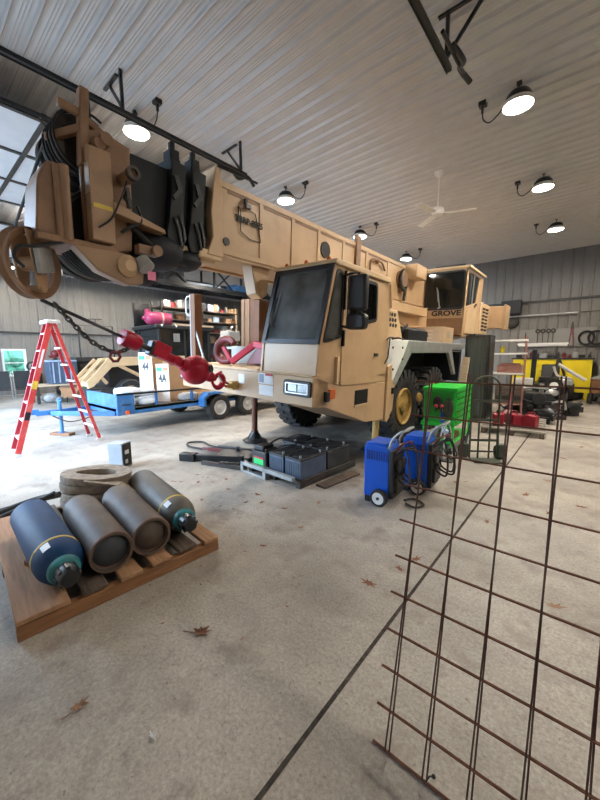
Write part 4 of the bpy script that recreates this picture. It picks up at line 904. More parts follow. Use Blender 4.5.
MB().tube([(0,0,0.02),(.0,0,.5),(.03,0,.62)],.012).build('stand','bright_steel',g); MB().tube([(-.06,.0,.34),(-.02,0,.58),(.06,0,.58),(.12,0,.34)],.012).build('gauge_frame','chrome',g); MB().sphere((.02,-.02,.46),.045,12).build('gauge','pale_blue',g); MB().box(-.15,.15,-.1,.1,0,.02).build('base','dark_steel',g)
MB().tube(bez([(.0,-.03,.5),(.12,-.05,.30),(.20,-.04,.14),(.10,-.02,.05),(-.02,0,.2)],8),.011).build('gauge_hose','black_rubber',g)

# ------------------------------------------------------------------ hand truck
t = thing('hand_truck','dark olive hand truck with looped handle standing beside the green cart','hand truck',(-1.15,5.76,0),R(32))
q = MB()
q.tube([(-.20,.03,.02),(-.20,.05,1.10)]+[(-.20*math.cos(a),.05,1.10+.20*math.sin(a)) for a in [R(15*i) for i in range(1,12)]]+[(.20,.05,1.10),(.20,.03,.02)],.016)
q.build('frame','olive_paint',t)
q = MB()
for x in (-.08,.08): q.tube([(x,.02,.02),(x,.05,1.25)],.014)
q.build('rail','olive_paint',t)
for z in (.30,.62,.92): MB().bar((-.20,.045,z),(.20,.045,z),.02,.035).build('crossbar','olive_paint',t)
MB().box(-.2,.2,-.22,.03,0.005,.02).build('toe_plate','olive_paint',t)
for x in (-.27,.27):
    w = MB().cyl((x-.05,.12,.10),(x+.05,.12,.10),.10,n=22).build('wheel','black_rubber',t)
    MB().box(x-.055,x+.055,-.0,.12,.04,.24).build('wheel_guard','olive_paint',w,bevel=.01)
MB().cyl((-.27,.12,.10),(.27,.12,.10),.014).build('axle','dark_steel',t)
MB().bar((-.20,.05,.55),(-.26,.12,.12),.02,.03).bar((.20,.05,.55),(.26,.12,.12),.02,.03).build('wheel_bracket','olive_paint',t)

# ------------------------------------------------------------------ rusty wire mesh panel leaning at the right
U = .1554; O = Vector((-.5183,1.1479,0)); WV = Vector((-.0013,.0378,.1521))
def wire_panel(label, dx, rot, back):
    t = thing('wire_mesh_panel',label,'wire mesh',O,0)
    nv, nh = 9, 10; h = MB(); v = MB(); n_ = Vector((0,-.97,.24))
    def P(i,j): return Vector((U*i,0,.006)) + WV*j + Vector((dx - rot*j,0,0)) - n_*back
    for j in range(nh+1): a = P(-.42,j); b_ = P(nv+.4,j); a.x -= dx - rot*j; h.tube([a,b_],.0034,6)
    for i in range(nv+1): v.tube([P(i,0), P(i,nh+.25)],.0034,6)
    h.build('horizontal_wire','rust',t); v.build('vertical_wire','rust_dark',t); return t
wire_panel('rusty wire mesh panel leaning upright at the right, front sheet of the pair',-.007,-.0012,0)
wire_panel('rusty wire mesh panel leaning close behind the front sheet, wires slightly offset',.008,.0016,.008)
q = MB().tube([(-.36,1.15,.0),(-.345,1.16,.035),(-.33,1.15,.055)],.003); q.sphere((-.328,1.15,.06),.008,8); tag(q.build('tie_wire','dark_steel'),'little bent tie wire sticking up at the bottom edge of the mesh','wire')

# ------------------------------------------------------------------ leaves on the floor
def leaf_mesh(s, seed, lobes=7):
    rnd = random.Random(seed); pts = []
    for i in range(lobes*2):
        a = 2*PI*i/(lobes*2); r = s*(1.0 if i % 2 == 0 else .42)*(1 if abs(math.cos(a)) > .5 else .75)*rnd.uniform(.8,1.15); pts.append((r*math.cos(a)*1.25, r*math.sin(a)*.85))
    m = MB(); n = len(pts)
    top = [(x,y,.006+.012*rnd.random()+.10*(x*x+y*y)/s) for x,y in pts]
    m.add([(0,0,.006)]+top+[(0,0,.004)]+[(x,y,z-.002) for x,y,z in top],[(0,i+1,(i+1)%n+1) for i in range(n)]+[(n+1,n+2+(i+1)%n,n+2+i) for i in range(n)]+[(i+1,n+2+i,n+2+(i+1)%n,(i+1)%n+1) for i in range(n)])
    m.tube([(0,0,.006),(-s*1.2,0,.008),(-s*1.9,s*.15,.006)],.0025,5); return m
tag(leaf_mesh(.058,3).build('oak_leaf','leaf',loc=(-1.65,1.01,0),rot=(0,0,R(40))),'large dry brown oak leaf lying alone on the floor right of the pallet','leaf')
tag(leaf_mesh(.040,5).build('oak_leaf','leaf_pale',loc=(-1.72,.39,0),rot=(0,0,R(100))),'faded pinkish oak leaf on the bare floor below the pallet corner','leaf')
tag(leaf_mesh(.018,9,5).build('paper_scrap','label_white',loc=(-1.32,.55,0)),'small white paper scrap on the bare foreground floor','paper scrap')
spots = [(-2.9,2.62,.04),(-2.7,2.5,.035),(-3.3,2.5,.03),(-2.2,2.9,.04),(-2.4,2.55,.03),(-3.8,2.4,.035),(-4.05,2.55,.03),(-4.1,2.2,.03),(-.95,2.55,.04),(-1.0,2.35,.035),(-.45,4.6,.05),(-.3,5.3,.05),(-.2,4.2,.04),(.05,4.6,.05),(-.65,3.6,.035),(-.05,2.62,.045),(-1.2,4.5,.035),(-2.05,1.9,.03),(-4.6,3.0,.03),(-2.0,2.35,.03),(-.2,6.6,.05),(.0,7.6,.05),(-3.6,2.7,.035),(-5.9,2.7,.04),(-1.1,2.05,.045)] + [(-4.4+.13*k_+.3*math.sin(k_*7.1), 2.35+.25*math.sin(k_*3.7), .012+.008*(k_%3)) for k_ in range(14)] + [(-.9+.22*math.sin(k_*5.3), 3.2+.7*k_, .02) for k_ in range(6)] + [(-1.9+.5*math.sin(k_*4.1), .9+.12*k_, .011) for k_ in range(8)]
base = [leaf_mesh(1.0,20+k).build('dry_leaf','leaf' if k<3 else 'leaf_pale') for k in range(4)]
for i,(x,y,s) in enumerate(spots):
    o = base[i] if i < 4 else base[i%4].copy()
    if i >= 4: COL.objects.link(o)
    o.location = (x,y,0); o.rotation_euler = (0,0,i*1.7); o.scale = (s*1.25,s*1.25,s); tag(o,'small dry brown leaf scattered on the concrete floor','leaf','small dry leaves on the floor')

CAM_F = 340.35128911170585
CAM_R = [0.763163, 0.64615, -0.008544]
CAM_U = [-0.079143, 0.106581, 0.991149]
CAM_FW = [-0.641342, 0.755732, -0.132477]

# ------------------------------------------------------------------ overhead doors and tracks
def door_open(n, x0, x1, y0=.25, y1=4.4, z=4.78):
    d = MB(); ny, nx = 6, 3
    for i in range(nx+1):
        x = x0+(x1-x0)*i/nx; d.box(x-.035,x+.035,y0,y1,z-.02,z+.03)
    for j in range(ny+1):
        y = y0+(y1-y0)*j/ny; d.box(x0,x1,y-.03,y+.03,z-.018,z+.028)
    o = struct(d.build('door_%d' % n,'dark_steel'))
    p = MB().box(x0,x1,y0,y1,z+.0,z+.012); p.build('door_panel','door_skin',o); return o
door_open(1, DA0, DA1); door_open(3, DC0, DC1)
d = MB()
for j in range(7): d.box(DB0,DB1,YF-.06,YF-.02,.01+.635*j,.64+.635*j-.01)
struct(d.build('door_2','white_plastic'))
def track(label, x, y0=-.4, y1=4.36, z=4.8, sgn=1, back=None):
    t = thing('door_track',label,'door track',(x,y1,z),0)
    r = MB().box(-.024,.024,y0-y1,0,-.024,.024); r.box(-.03,-.022,y0-y1,0,-.04,.04); r.build('rail','black_paint',t)
    for dy in (-2.1,-.12):
        h = MB().bar((0,dy,.03),(0,dy,HC-z-.0),.035,.035); h.bar((0,dy,.04),(sgn*.38,dy+.02,HC-z-.01),.03,.03); h.bar((-.1,dy,HC-z-.02),(sgn*.5,dy,HC-z-.02),.04,.02); h.build('hanger','black_paint',t)
    s = MB().cyl((sgn*.10,-.55,-.02),(sgn*.10,.35,.02),.02); s.tube(bez([(sgn*.10,-.25,.05),(sgn*.16,-.05,-.02),(sgn*.08,.1,.03),(sgn*.14,.3,-.03)],6),.03); s.build('spring_bumper','black_paint',t)
    return t
track('black overhead door track running above the crane boom head', -4.9, sgn=-1)
track('short black overhead door track at the top centre of the ceiling', -1.46, sgn=1)
track('black track along the right edge of the open overhead door panel', -5.80, y1=2.3, sgn=-1)
# hanging storage rack, left rear
t = thing('hanging_rack','black hanging storage rack under the ceiling behind the boom','rack',(-12.8,8,4.4),R(-1))
for x in (-.45,.5): MB().box(x-.06,x+.06,-4.2,4.6,-.10,.06).build('rail','black_paint',t)
MB().box(-.42,-.36,-4.2,4.6,.28,.40).build('upper_rail','black_paint',t)
for y in (-3.5,-1.2,1.0,3.2):
    h = MB()
    for x in (-.45,.5): h.bar((x,y,0),(x,y,HC-4.4),.07,.07)
    h.bar((-.45,y,0),(.5,y,0),.06,.08); h.bar((.5,y,.0),(.5,y+1.0,HC-4.42),.05,.05); h.bar((.5,y+1.0,.0),(.5,y,HC-4.42),.05,.05); h.build('hanger_frame','black_paint',t)
def stored(name, label, cat, m, x, y, sz, rz=0, z=4.47):
    o = MB().box(-sz[0]/2,sz[0]/2,-sz[1]/2,sz[1]/2,0,sz[2]).build(name,m,loc=(x,y,z),rot=(0,0,rz),bevel=.02); return tag(o,label,cat)
stored('blue_tarp_roll','long blue bundle on the hanging rack, farthest from the boom head','tarp','trailer_blue',-12.7,11.0,(.6,1.8,.30),.1)
stored('blue_tarp_roll','pale blue bundle in the middle of the hanging rack','tarp','pale_blue',-12.7,8.6,(.5,1.6,.12),-.12)
stored('board_stack','pale boards lying on the hanging rack near the boom head','boards','pale_blue',-12.75,5.6,(.5,2.0,.10),.15)
stored('dark_crate','dark crate on the hanging rack under the black boom section','crate','black_paint',-12.7,7.2,(.7,.9,.45),.0)

# ------------------------------------------------------------------ high bay lamps
PROTO = {}
def lamp(x, y, label, side=-1):
    if side in PROTO: return dup(PROTO[side],(x,y,5.0),0,label)
    t = thing('high_bay_lamp',label,'ceiling lamp',(x,y,5.0),0,'round high bay lamps')
    MB().lathe([(.05,.17),(.12,.165),(.155,.12),(.16,.07),(.15,.06)],n=32).build('housing','black_paint',t)
    MB().lathe([(.155,.07),(.178,.055),(.186,.0),(.178,-.006),(.174,.0),(.168,.05)],n=36).build('reflector_skirt','white_plastic',t)
    MB().lathe([(.001,.004),(.10,.002),(.172,.004),(.172,.014),(.001,.014)],n=36).build('lens','lamp_lens',t)
    MB().tube([(0,0,.16),(0,0,.30)],.010).box(-.03,.03,-.03,.03,.26,.30).build('hanger','dark_steel',t)
    s = side
    MB().box(s*.47-.05,s*.47+.05,.05,.15,.24,.30).bar((s*.47,.10,.25),(s*.47,.10,.15),.03,.03).build('junction_box','black_paint',t)
    MB().tube(bez([(s*.47,.10,.16),(s*.45,.09,.05),(s*.36,.07,-.03),(s*.24,.04,.02),(s*.16,.02,.10)],8),.009).build('cord','black_plastic',t)
    PROTO[side] = t; return t
L_ = [(-1.03,5.88,'largest round ceiling lamp, nearest on the right side'),(-1.02,8.97,'round ceiling lamp, second one back on the right side'),(-1.01,12.15,'round ceiling lamp, farthest one on the right side'),(-5.39,5.93,'round ceiling lamp just above the black-lettered boom'),(-5.36,9.05,'round ceiling lamp above the boom, second one behind the lettering'),(-5.32,12.2,'round ceiling lamp above the operator cab end of the boom'),(-5.52,2.73,'round ceiling lamp right of the boom head, below the black track'),(-17.0,3.15,'small far lamp at the left edge behind the nose sheave'),(-16.8,6.4,'small far lamp under the boom head, seen beside the pink tag'),(-16.6,9.5,'small far lamp above the white grab handle'),(-16.2,12.45,'small far lamp left of the pale timber bundle')]
for x,y,l in L_: lamp(x,y,l,-1 if x > -2 else 1)
for x,y,l in ((-10.9,2.7,'round ceiling lamp in the hidden middle row nearest the doors'),(-10.9,5.9,'round ceiling lamp in the hidden middle row, second back'),(-10.9,9.0,'round ceiling lamp in the hidden middle row, third back'),(3.2,5.9,'added unseen ceiling lamp out by the right wall, nearer'),(3.2,9.0,'added unseen ceiling lamp out by the right wall, farther'),(3.2,2.8,'added unseen ceiling lamp out by the right wall, nearest the doors')): lamp(x,y,l,-1)  # right-wall lamps are out of view, added to brighten the foreground floor
# ceiling fan
t = thing('ceiling_fan','white three-bladed ceiling fan hanging above the crane','ceiling fan',(-2.64,7.55,4.50),R(20))
MB().lathe([(.02,-.03),(.10,-.02),(.13,.04),(.11,.10),(.03,.13)],n=24).build('motor','white_plastic',t)
MB().cyl((0,0,.1),(0,0,.78),.014).build('downrod','white_plastic',t)
MB().lathe([(.03,.70),(.09,.76),(.10,.80)],n=20).build('canopy','white_plastic',t)
for i in range(3):
    b = MB().box(.16,.72,-.065,.065,-.005,.005); b.bar((.08,0,.02),(.2,0,0),.04,.012); b.xf(Matrix.Rotation(R(120*i),4,'Z') @ Matrix.Rotation(R(9),4,'X')); b.build('blade','white_plastic',t)

# ------------------------------------------------------------------ blue trailer with its load
t = thing('utility_trailer','blue utility trailer with tandem wheels parked left of the crane','trailer',(-8.2,5.2,0),0)
TX0, TX1, TY0, TY1 = -.85,.85,-2.35,3.2
b = MB().box(TX0,TX1,TY0,TY1,.50,.56); b.build('deck','wood_grey',t)
b = MB()
for x in (TX0,TX1-.06): b.box(x,x+.06,TY0,TY1,.42,.56)
b.box(TX0,TX1,TY0,TY0+.05,.42,.85); b.box(TX0,TX1,TY1-.05,TY1,.42,.56); b.box(TX1-.07,TX1+.005,TY0-.005,TY0+.35,.42,.87); b.build('frame','trailer_blue',t,bevel=.006)
b = MB()
for x in (TX0+.02,TX1-.02): b.bar((x,TY0,.86),(x,TY1,.80),.05,.04)
b.build('top_rail','black_paint',t)
for x in (TX0+.03,TX1-.03):
    for y in (-1.5,-.6,1.6,3.15): MB().box(x-.025,x+.025,y-.025,y+.025,.5,.84).build('stake','trailer_blue',t)
for x in (TX0-.12,TX1+.12):
    s = 1 if x > 0 else -1
    MB().prism([(-.45,.40),(-.45,.62),(-.30,.74),(1.22,.74),(1.40,.60),(1.40,.40),(1.33,.40),(1.33,.57),(1.2,.68),(-.27,.68),(-.38,.59),(-.38,.40)],'x',x-.11,x+.13).build('fender','trailer_blue',t,bevel=.006)
    for y in (.06,1.0):
        w = MB().lathe([(.19,-.09),(.28,-.11),(.32,-.09),(.325,0),(.32,.09),(.28,.11),(.19,.09)],(x,y,.325),(1,0,0),32,True).build('wheel','black_rubber',t)
        MB().lathe([(.20,s*.06),(.20,s*.09),(.17,s*.085),(.15,s*.03),(.10,s*.05),(.06,s*.06),(.05,s*.10),(.001,s*.10)],(x,y,.325),(1,0,0),28).build('rim','white_metal',w)
MB().bar((TX0+.1,TY0,.46),(-.26,-3.25,.50),.07,.09).bar((TX1-.1,TY0,.46),(-.14,-3.25,.50),.07,.09).box(-.26,-.14,-3.5,-3.15,.47,.56).box(-.25,-.15,-3.65,-3.45,.50,.60).build('tongue','trailer_blue',t,bevel=.006)
MB().cyl((-.2,-3.08,.12),(-.2,-3.08,.78),.035).cyl((-.2,-3.08,.06),(-.2,-3.08,.5),.028).box(-.26,-.14,-3.14,-3.02,.06,.075).bar((-.2,-3.08,.74),(-.04,-3.08,.76),.02,.02).build('tongue_jack','trailer_blue',t)
MB().tube(bez([(-.15,-3.3,.5),(-.1,-3.0,.30),(.0,-2.7,.32),(.1,-2.4,.45)],8),.012).build('safety_chain','dark_steel',t)
MB().box(TX1-.01,TX1+.035,-2.2,-2.12,.43,.51).build('marker_light','orange_lens',t,bevel=.01)
for i in range(2): MB().cyl((TX1+.0,TY0+.1,.64),(TX1+.01,TY0+.26,.64),.012).build('spare_tie','dark_steel',t) if i else None
tag(MB().box(-.24,.24,-.08,.08,0,.06).build('wood_block','wood_brown',loc=(-8.4,2.12,0),rot=(0,0,R(30)),bevel=.005),'brown wooden block on the floor under the trailer jack','block')
def sack(x,y,z,sx,sy,sz,label,m='poly_wrap'):
    q = MB().sphere((0,0,0),1,18); rnd = random.Random(int(x*100+y*10))
    q.v = [Vector((math.copysign(abs(p.x)**.55,p.x)*sx*(1+.06*rnd.uniform(-1,1)),math.copysign(abs(p.y)**.55,p.y)*sy*(1+.06*rnd.uniform(-1,1)),sz+math.copysign(abs(p.z)**.6,p.z)*sz)) for p in q.v]
    return tag(q.build('wrapped_sack',m,loc=(x,y,z),smooth=60),label,'sack','plastic wrapped sacks on the trailer')
for i_,(x,y,z,sx,sy,sz,l) in enumerate(((-7.62,3.10,.56,.20,.22,.11,'crumpled clear-wrapped sack at the front corner of the blue trailer'),(-7.60,3.55,.56,.22,.24,.10,'crumpled clear-wrapped sack second along the near trailer side'),(-7.95,3.25,.56,.22,.26,.13,'crumpled wrapped sack behind the front corner sack of the trailer'),(-7.72,3.22,.77,.24,.24,.10,'topmost wrapped sack at the front of the trailer pile'),(-7.75,3.60,.75,.22,.22,.09,'upper wrapped sack next to the tall marked carton'),(-7.62,4.62,.56,.2,.3,.09,'low wrapped bundle under the brown cartons on the near trailer side'))): sack(x,y,z,sx,sy,sz,l)
def carton(name, label, x, y, z, sx, sy, sz, rz, mark=None, m='cardboard'):
    c = thing(name,label,'carton',(x,y,z),rz,'cartons on the blue trailer')
    MB().box(-sx/2,sx/2,-sy/2,sy/2,0,sz).build('box',m,c,bevel=.008)
    if mark:
        MB().box(-sx/2+.0,sx/2,-sy/2-.006,-sy/2-.001,.02,sz).build('white_end','carton_white',c)
        MB().box(-sx/2+.02,-.01,-sy/2-.011,-sy/2-.007,sz-.17,sz-.08).build('green_sticker','label_green',c); MB().box(.02,sx/2-.03,-sy/2-.011,-sy/2-.007,sz-.16,sz-.08).build('orange_sticker','label_orange',c)
        text_mesh('marking',mark,.27,'black_paint',c,(0,-sy/2-.009,sz-.34),(R(90),0,0),sx=.62)
    return c
carton('tall_carton','tall carton with white end, dots and marking 44, left one on the trailer',-8.12,4.00,.56,.36,.42,1.17,R(28),'44')
carton('tall_carton','shorter white ended carton with dots and marking 4A beside the taller one',-7.70,4.22,.56,.34,.5,.90,R(26),'4A')
carton('large_carton','plain brown carton behind the marked cartons and red ball',-8.15,4.95,.56,.6,.9,.85,R(8)); carton('flat_carton','flat creased brown carton on the trailer under the red ball',-7.6,5.1,.56,.5,.6,.16,R(-6))

# ------------------------------------------------------------------ loader tractor behind the trailer
t = thing('loader_tractor','tan loader arms and dark glass cab of a tractor behind the trailer','tractor',(-12.4,6.6,0),0)
for x in (.25,.95):
    a = MB().prism([(-2.95,.68),(-2.80,.74),(-2.25,1.30),(-1.8,1.34),(-.4,1.38),(.3,1.45),(.3,1.64),(-.6,1.62),(-1.9,1.62),(-2.35,1.58),(-2.75,1.12),(-3.0,.90)],'x',x-.06,x+.06); a.build('loader_arm','tan_light',t,bevel=.012)
    a = MB().bar((x-.02,-2.75,1.25),(x-.02,-2.4,.80),.08,.10); a.bar((x-.02,-2.45,1.55),(x-.02,-3.05,.92),.07,.10); a.bar((x-.02,-2.40,1.5),(x-.02,-2.75,1.2),.07,.10); a.bar((x,-2.0,1.35),(x,-1.2,.9),.08,.1); a.build('tilt_link','tan_paint',t,bevel=.01)
MB().bar((.25,-2.85,.80),(.95,-2.85,.80),.14,.14).bar((.25,-2.3,1.45),(.95,-2.3,1.45),.12,.12).bar((.25,-2.6,1.1),(.95,-2.6,1.1),.05,.3).build('cross_tube','tan_light',t,bevel=.01)
MB().prism([(-2.95,.02),(-2.3,.02),(-2.4,.68),(-2.7,.70)],'x',-.3,1.3).build('bucket','dark_steel',t,bevel=.01)
MB().box(-.5,.6,-2.2,1.6,.55,1.35).build('chassis','black_paint',t,bevel=.03)
c = MB()
for x,y in ((-.75,-.5),(.72,-.5),(-.75,1.55),(.72,1.55)): c.bar((x,y,1.3),(x,y,2.62),.09,.09)
c.box(-.8,.78,-.55,1.6,1.25,1.42); c.bar((.72,.5,1.3),(.72,.5,2.6),.06,.08); cabf = c.build('cab_frame','black_paint',t,bevel=.01)
MB().box(-.9,.88,-.7,1.75,2.60,2.74).build('roof','black_paint',t,bevel=.03)
MB().box(.715,.722,-.45,1.5,1.42,2.6).build('side_glass','dark_glass',cabf); MB().box(-.7,.68,-.505,-.498,1.42,2.6).build('windscreen','dark_glass',cabf)
MB().box(.72,.735,.05,.30,2.15,2.45).build('sticker','grey_steel',cabf)
MB().box(-.3,.25,.5,1.0,1.3,2.0).build('seat','seat_green',cabf,bevel=.05)
for y in (-.45,.1): MB().sphere((.85,y,2.7),.05,10).build('work_light','label_white',t)
for x in (-.85,.85):
    for y,r in ((1.2,.62),(-1.7,.45)):
        w = MB().lathe([(r*.55,-.16),(r*.9,-.19),(r,-.14),(r,.14),(r*.9,.19),(r*.55,.16)],(x,y,r),(1,0,0),30,True).build('wheel','black_rubber',t); MB().lathe([(.05,.05),(r*.56,.12),(r*.56,-.12),(.05,-.05)],(x,y,r),(1,0,0),24).build('rim','tan_paint',w)
t = thing('tank','magenta painted tank lying on the roof of the tractor cab','tank',(-12.0,6.25,2.74),R(84))
q = MB().lathe([(.02,-.45),(.12,-.43),(.20,-.36),(.23,-.28),(.23,.38),(.20,.46),(.001,.50)],(0,0,.23),(1,0,0),28); q.build('body','magenta_paint',t)
q = MB().cyl((-.52,0,.23),(-.42,0,.23),.06); q.build('fitting','magenta_paint',t); q = MB().box(-.42,-.30,-.06,.06,.36,.54); q.build('lug','magenta_paint',t)
q = MB().lathe([(.233,.10),(.238,.10),(.238,.16),(.233,.16)],(0,0,.23),(1,0,0),28,True); q.build('strap','wood_pale',t)
for i,(x,y,rz,l) in enumerate(((-11.65,7.5,3,'long pale board lying on the tractor roof nearest us'),(-12.1,7.75,-8,'second pale board on the tractor roof behind the magenta tank'))):
    tag(MB().box(-.08,.08,-.85,.85,0,.06).build('board','wood_pale',loc=(x,y,2.74),rot=(0,0,R(rz)),bevel=.004),l,'board')

# ------------------------------------------------------------------ tall shelving at the far left wall
t = thing('pallet_rack','tall dark pallet rack full of parts against the far left wall','shelving',(-17.3,11.6,0),0)
for y in (-2.6,-.2,2.2):
    for x in (-.5,.5): MB().box(x-.04,x+.04,y-.04,y+.04,0,4.45).build('upright','dark_steel' if y < 1 else 'wood_pale',t)
lev = (.4,1.5,2.35,2.95,3.55,4.15)
for z in lev: MB().box(-.55,.55,-2.65,2.25,z-.06,z).build('shelf','wood_soot',t)
rnd = random.Random(11); cols = ['wood_dark','cardboard','dark_steel','grey_steel','dark_red','wall_dirty','black_plastic','wood_grey','brown_cylinder','pale_blue']
nouns = {'wood_dark':('brown crate','crate'),'cardboard':('cardboard box','box'),'dark_steel':('dark steel part','machine part'),'grey_steel':('grey steel bin','bin'),'dark_red':('dark red case','case'),'wall_dirty':('grey tub','tub'),'black_plastic':('black bin','bin'),'wood_grey':('grey wooden crate','crate'),'brown_cylinder':('brown canister','canister'),'pale_blue':('pale blue tub','tub')}
sname = {.4:'lowest',1.5:'second',2.35:'third',2.95:'fourth',3.55:'fifth',4.15:'top'}
for z in lev[1:]:
    y = -2.45
    while y < 2.0:
        w = rnd.uniform(.22,.5); h = rnd.uniform(.18,.46); m = rnd.choice(cols); nn = nouns[m]
        q = MB()
        if rnd.random() < .35: q.cyl((0,0,0),(0,0,h),w*.42,n=18); q.cyl((0,0,h),(0,0,h+.03),w*.3,n=14)
        else: q.box(-.3,.35,-w/2,w/2,0,h); q.box(-.32,.37,-w/2-.01,w/2+.01,h-.04,h)
        tag(q.build(nn[0].replace(' ','_'),m,loc=(-17.2,11.6+y+w/2,z),bevel=.01),'%s on the %s shelf of the far pallet rack' % (nn[0],sname[z]),nn[1],'%ss on the %s shelf of the far rack' % (nn[0],sname[z]))
        y += w + rnd.uniform(.03,.12)
# white tote near the rack
t = thing('white_tank','white plastic tank standing high behind the pale timber bundle','tank',(-15.6,12.35,2.4),0)
MB().box(-.4,.4,-.42,.42,.0,.58).build('body','white_plastic',t,bevel=.08); MB().cyl((.0,-.1,.58),(0,-.1,.64),.12,n=20).build('lid','white_plastic',t)
MB().box(-.42,.42,-.43,.43,.26,.29).build('rib','white_plastic',t); MB().tube([(0,.1,.58),(0,.1,.78),(.0,.2,.84)],.025).build('spout','bright_steel',t)
t2 = thing('stand','dark steel stand carrying the white plastic tank','stand',(-15.6,12.35,0),0)
q = MB()
for x in (-.4,.4):
    for y in (-.42,.42): q.box(x-.03,x+.03,y-.03,y+.03,0,2.36)
q.box(-.45,.45,-.47,.47,2.36,2.40); q.box(-.43,.43,-.45,.45,1.2,1.24); q.build('frame','dark_steel',t2)
# black door panel high on the left wall
tag(MB().box(-.03,.03,-.42,.42,0,1.9).box(.03,.05,-.36,.36,.06,1.8).build('vent_panel','black_paint',loc=(-18.70,8.85,2.55)),'dark panel high on the far left wall behind the magenta tank','panel')
t = thing('pipe_frame','thin black pipe frame standing against the far left wall','frame',(-18.3,6.4,0),0)
MB().tube([(0,-.75,.0),(0,-.75,3.1),(0,.75,3.1),(0,.75,0)],.035).tube([(0,-.75,1.4),(0,.75,1.4)],.03).build('frame','dark_steel',t); MB().tube([(0,-.3,3.4),(.0,.3,3.42)],.02).tube([(0,0,3.1),(0,0,3.41)],.02).build('finial_bar','dark_steel',t)

# ------------------------------------------------------------------ workbench clutter under the window
t = thing('workbench','long low workbench seen through the open ladder','workbench',(-15,4.0,0),0)
MB().box(-.45,.45,-1.0,1.1,.60,.66).build('top','wood_pale',t,bevel=.006)
for x in (-.38,.38):
    for y in (-.9,1.0): MB().box(x-.04,x+.04,y-.04,y+.04,0,.6).build('leg','dark_steel',t)
t = thing('blue_bin','blue-grey plastic bin standing on the workbench behind the ladder','bin',(-15,3.9,.66),0)
MB().prism([(-.36,.0),(.40,.0),(.44,.84),(-.40,.84)],'x',-.35,.35).build('body','battery_blue',t,bevel=.02); MB().box(-.38,.38,-.43,.47,.80,.86).build('rim','pale_blue',t,bevel=.01)
q = MB()
for i in range(4): q.box(.352,.365,-.3+.18*i,-.26+.18*i,.05,.78)
q.build('rib','pale_blue',t)
tag(MB().sphere((0,0,.18),.2,14,(1.2,1.5,.9)).sphere((.1,.2,.12),.14,12,(1,1.2,.85)).build('cloth_bundle','grey_cloth',loc=(-14.75,3.48,0.0)),'grey and white cloth bundle on the floor under the workbench','bundle')
t = thing('wheelbarrow','brown steel wheelbarrow tub parked under the workbench end','wheelbarrow',(-14.2,4.15,0),R(20))
MB().prism([(-.5,.55),(.5,.55),(.32,.20),(-.30,.20)],'y',-.3,.3).build('tub','wood_dark',t,bevel=.02); MB().cyl((.45,-.05,.18),(.45,.05,.18),.18,n=20).build('wheel','black_rubber',t); MB().bar((-.8,-.2,.5),(.45,-.06,.2),.04,.04).bar((-.8,.2,.5),(.45,.06,.2),.04,.04).bar((-.2,.2,.4),(-.25,.22,0),.04,.04).bar((-.2,-.2,.4),(-.25,-.22,0),.04,.04).build('handle_frame','dark_steel',t)
tag(MB().sphere((0,0,.16),.16,12,(1,.9,1)).cyl((0,0,.26),(0,.05,.42),.05).box(-.1,.1,-.2,.0,0,.1).build('red_pump','dark_red',loc=(-15.6,3.95,1.60)),'dark red pump head on the post behind the blue-grey bin','pump')
tag(MB().box(-.06,.06,-.06,.06,0,1.6).build('post','dark_steel',loc=(-15.6,3.95,0)),'dark post behind the blue-grey bin under the red pump','post')
t = thing('dark_cabinet','dark long cabinet top standing right of the blue-grey bin','cabinet',(-15.6,5.15,0),0)
MB().box(-.4,.4,-.6,.75,0,1.45).build('body','black_paint',t,bevel=.01); MB().box(-.45,.45,-.65,.8,1.45,1.62).build('top','dark_steel',t,bevel=.01); MB().box(.4,.42,-.5,.65,.1,1.35).build('door','dark_steel',t)
for i,(y,m,l) in enumerate(((4.75,'dark_red','small red can in front of the dark cabinet'),(5.1,'rim_gold','small yellow can in front of the dark cabinet'),(5.5,'green_dark','small green can in front of the dark cabinet'))):
    tag(MB().lathe([(.1,0),(.1,.24),(.06,.28),(.04,.31),(.001,.31)],n=16).build('can',m,loc=(-14.9,y,.66 if y < 5.0 else .0)),l,'can') if y < 5.0 else tag(MB().lathe([(.12,0),(.12,.95),(.06,1.02),(.001,1.05)],n=16).build('canister',m,loc=(-14.85,y,0)),l,'canister')
# folding chairs under the window
def fchair(y, label):
    t = thing('folding_chair',label,'chair',(-17.2,y,0),R(-8),'black folding chairs under the window')
    MB().obox((-.18,0,.75),(.03,.50,.72),(0,R(-16),0)).build('backrest','black_plastic',t,bevel=.01); MB().box(-.12,.36,-.25,.25,.38,.42).build('seat','black_plastic',t,bevel=.01)
    for s in (-1,1): MB().tube([(-.32,s*.28,1.12),(.30,s*.28,.0)],.016).build('leg','bright_steel',t); MB().tube([(.36,s*.27,.42),(-.25,s*.27,.0)],.016).build('leg','bright_steel',t)
    MB().tube([(.2,-.28,.18),(.2,.28,.18)],.012).build('crossbar','bright_steel',t); return t
fchair(2.55,'black folding chair under the window, left one at the picture edge'); fchair(3.2,'black folding chair under the window, right one nearer the ladder')
t = thing('floor_fan','black floor fan in front of the bright window','fan',(-18.2,3.75,0),0)
MB().lathe([(.17,-.04),(.2,0),(.17,.04),(.14,0)],(0,0,1.25),(1,0,0),20,True).cyl((-.05,0,1.25),(.05,0,1.25),.06).build('fan_head','black_plastic',t); MB().cyl((0,0,0),(0,0,1.1),.03).lathe([(.22,0),(.2,.04),(.02,.05)],n=20).build('stand','black_plastic',t)
MB().box(-.15,.15,-.35,.3,.5,.95).build('motor_box','black_plastic',t,bevel=.02)

mat('cabinet_glass_sheen', (.075,.088,.082), .18, 0, .35, 2, stretch=(9,1,.3))  # vertical streaks in the colour stand in for reflected light
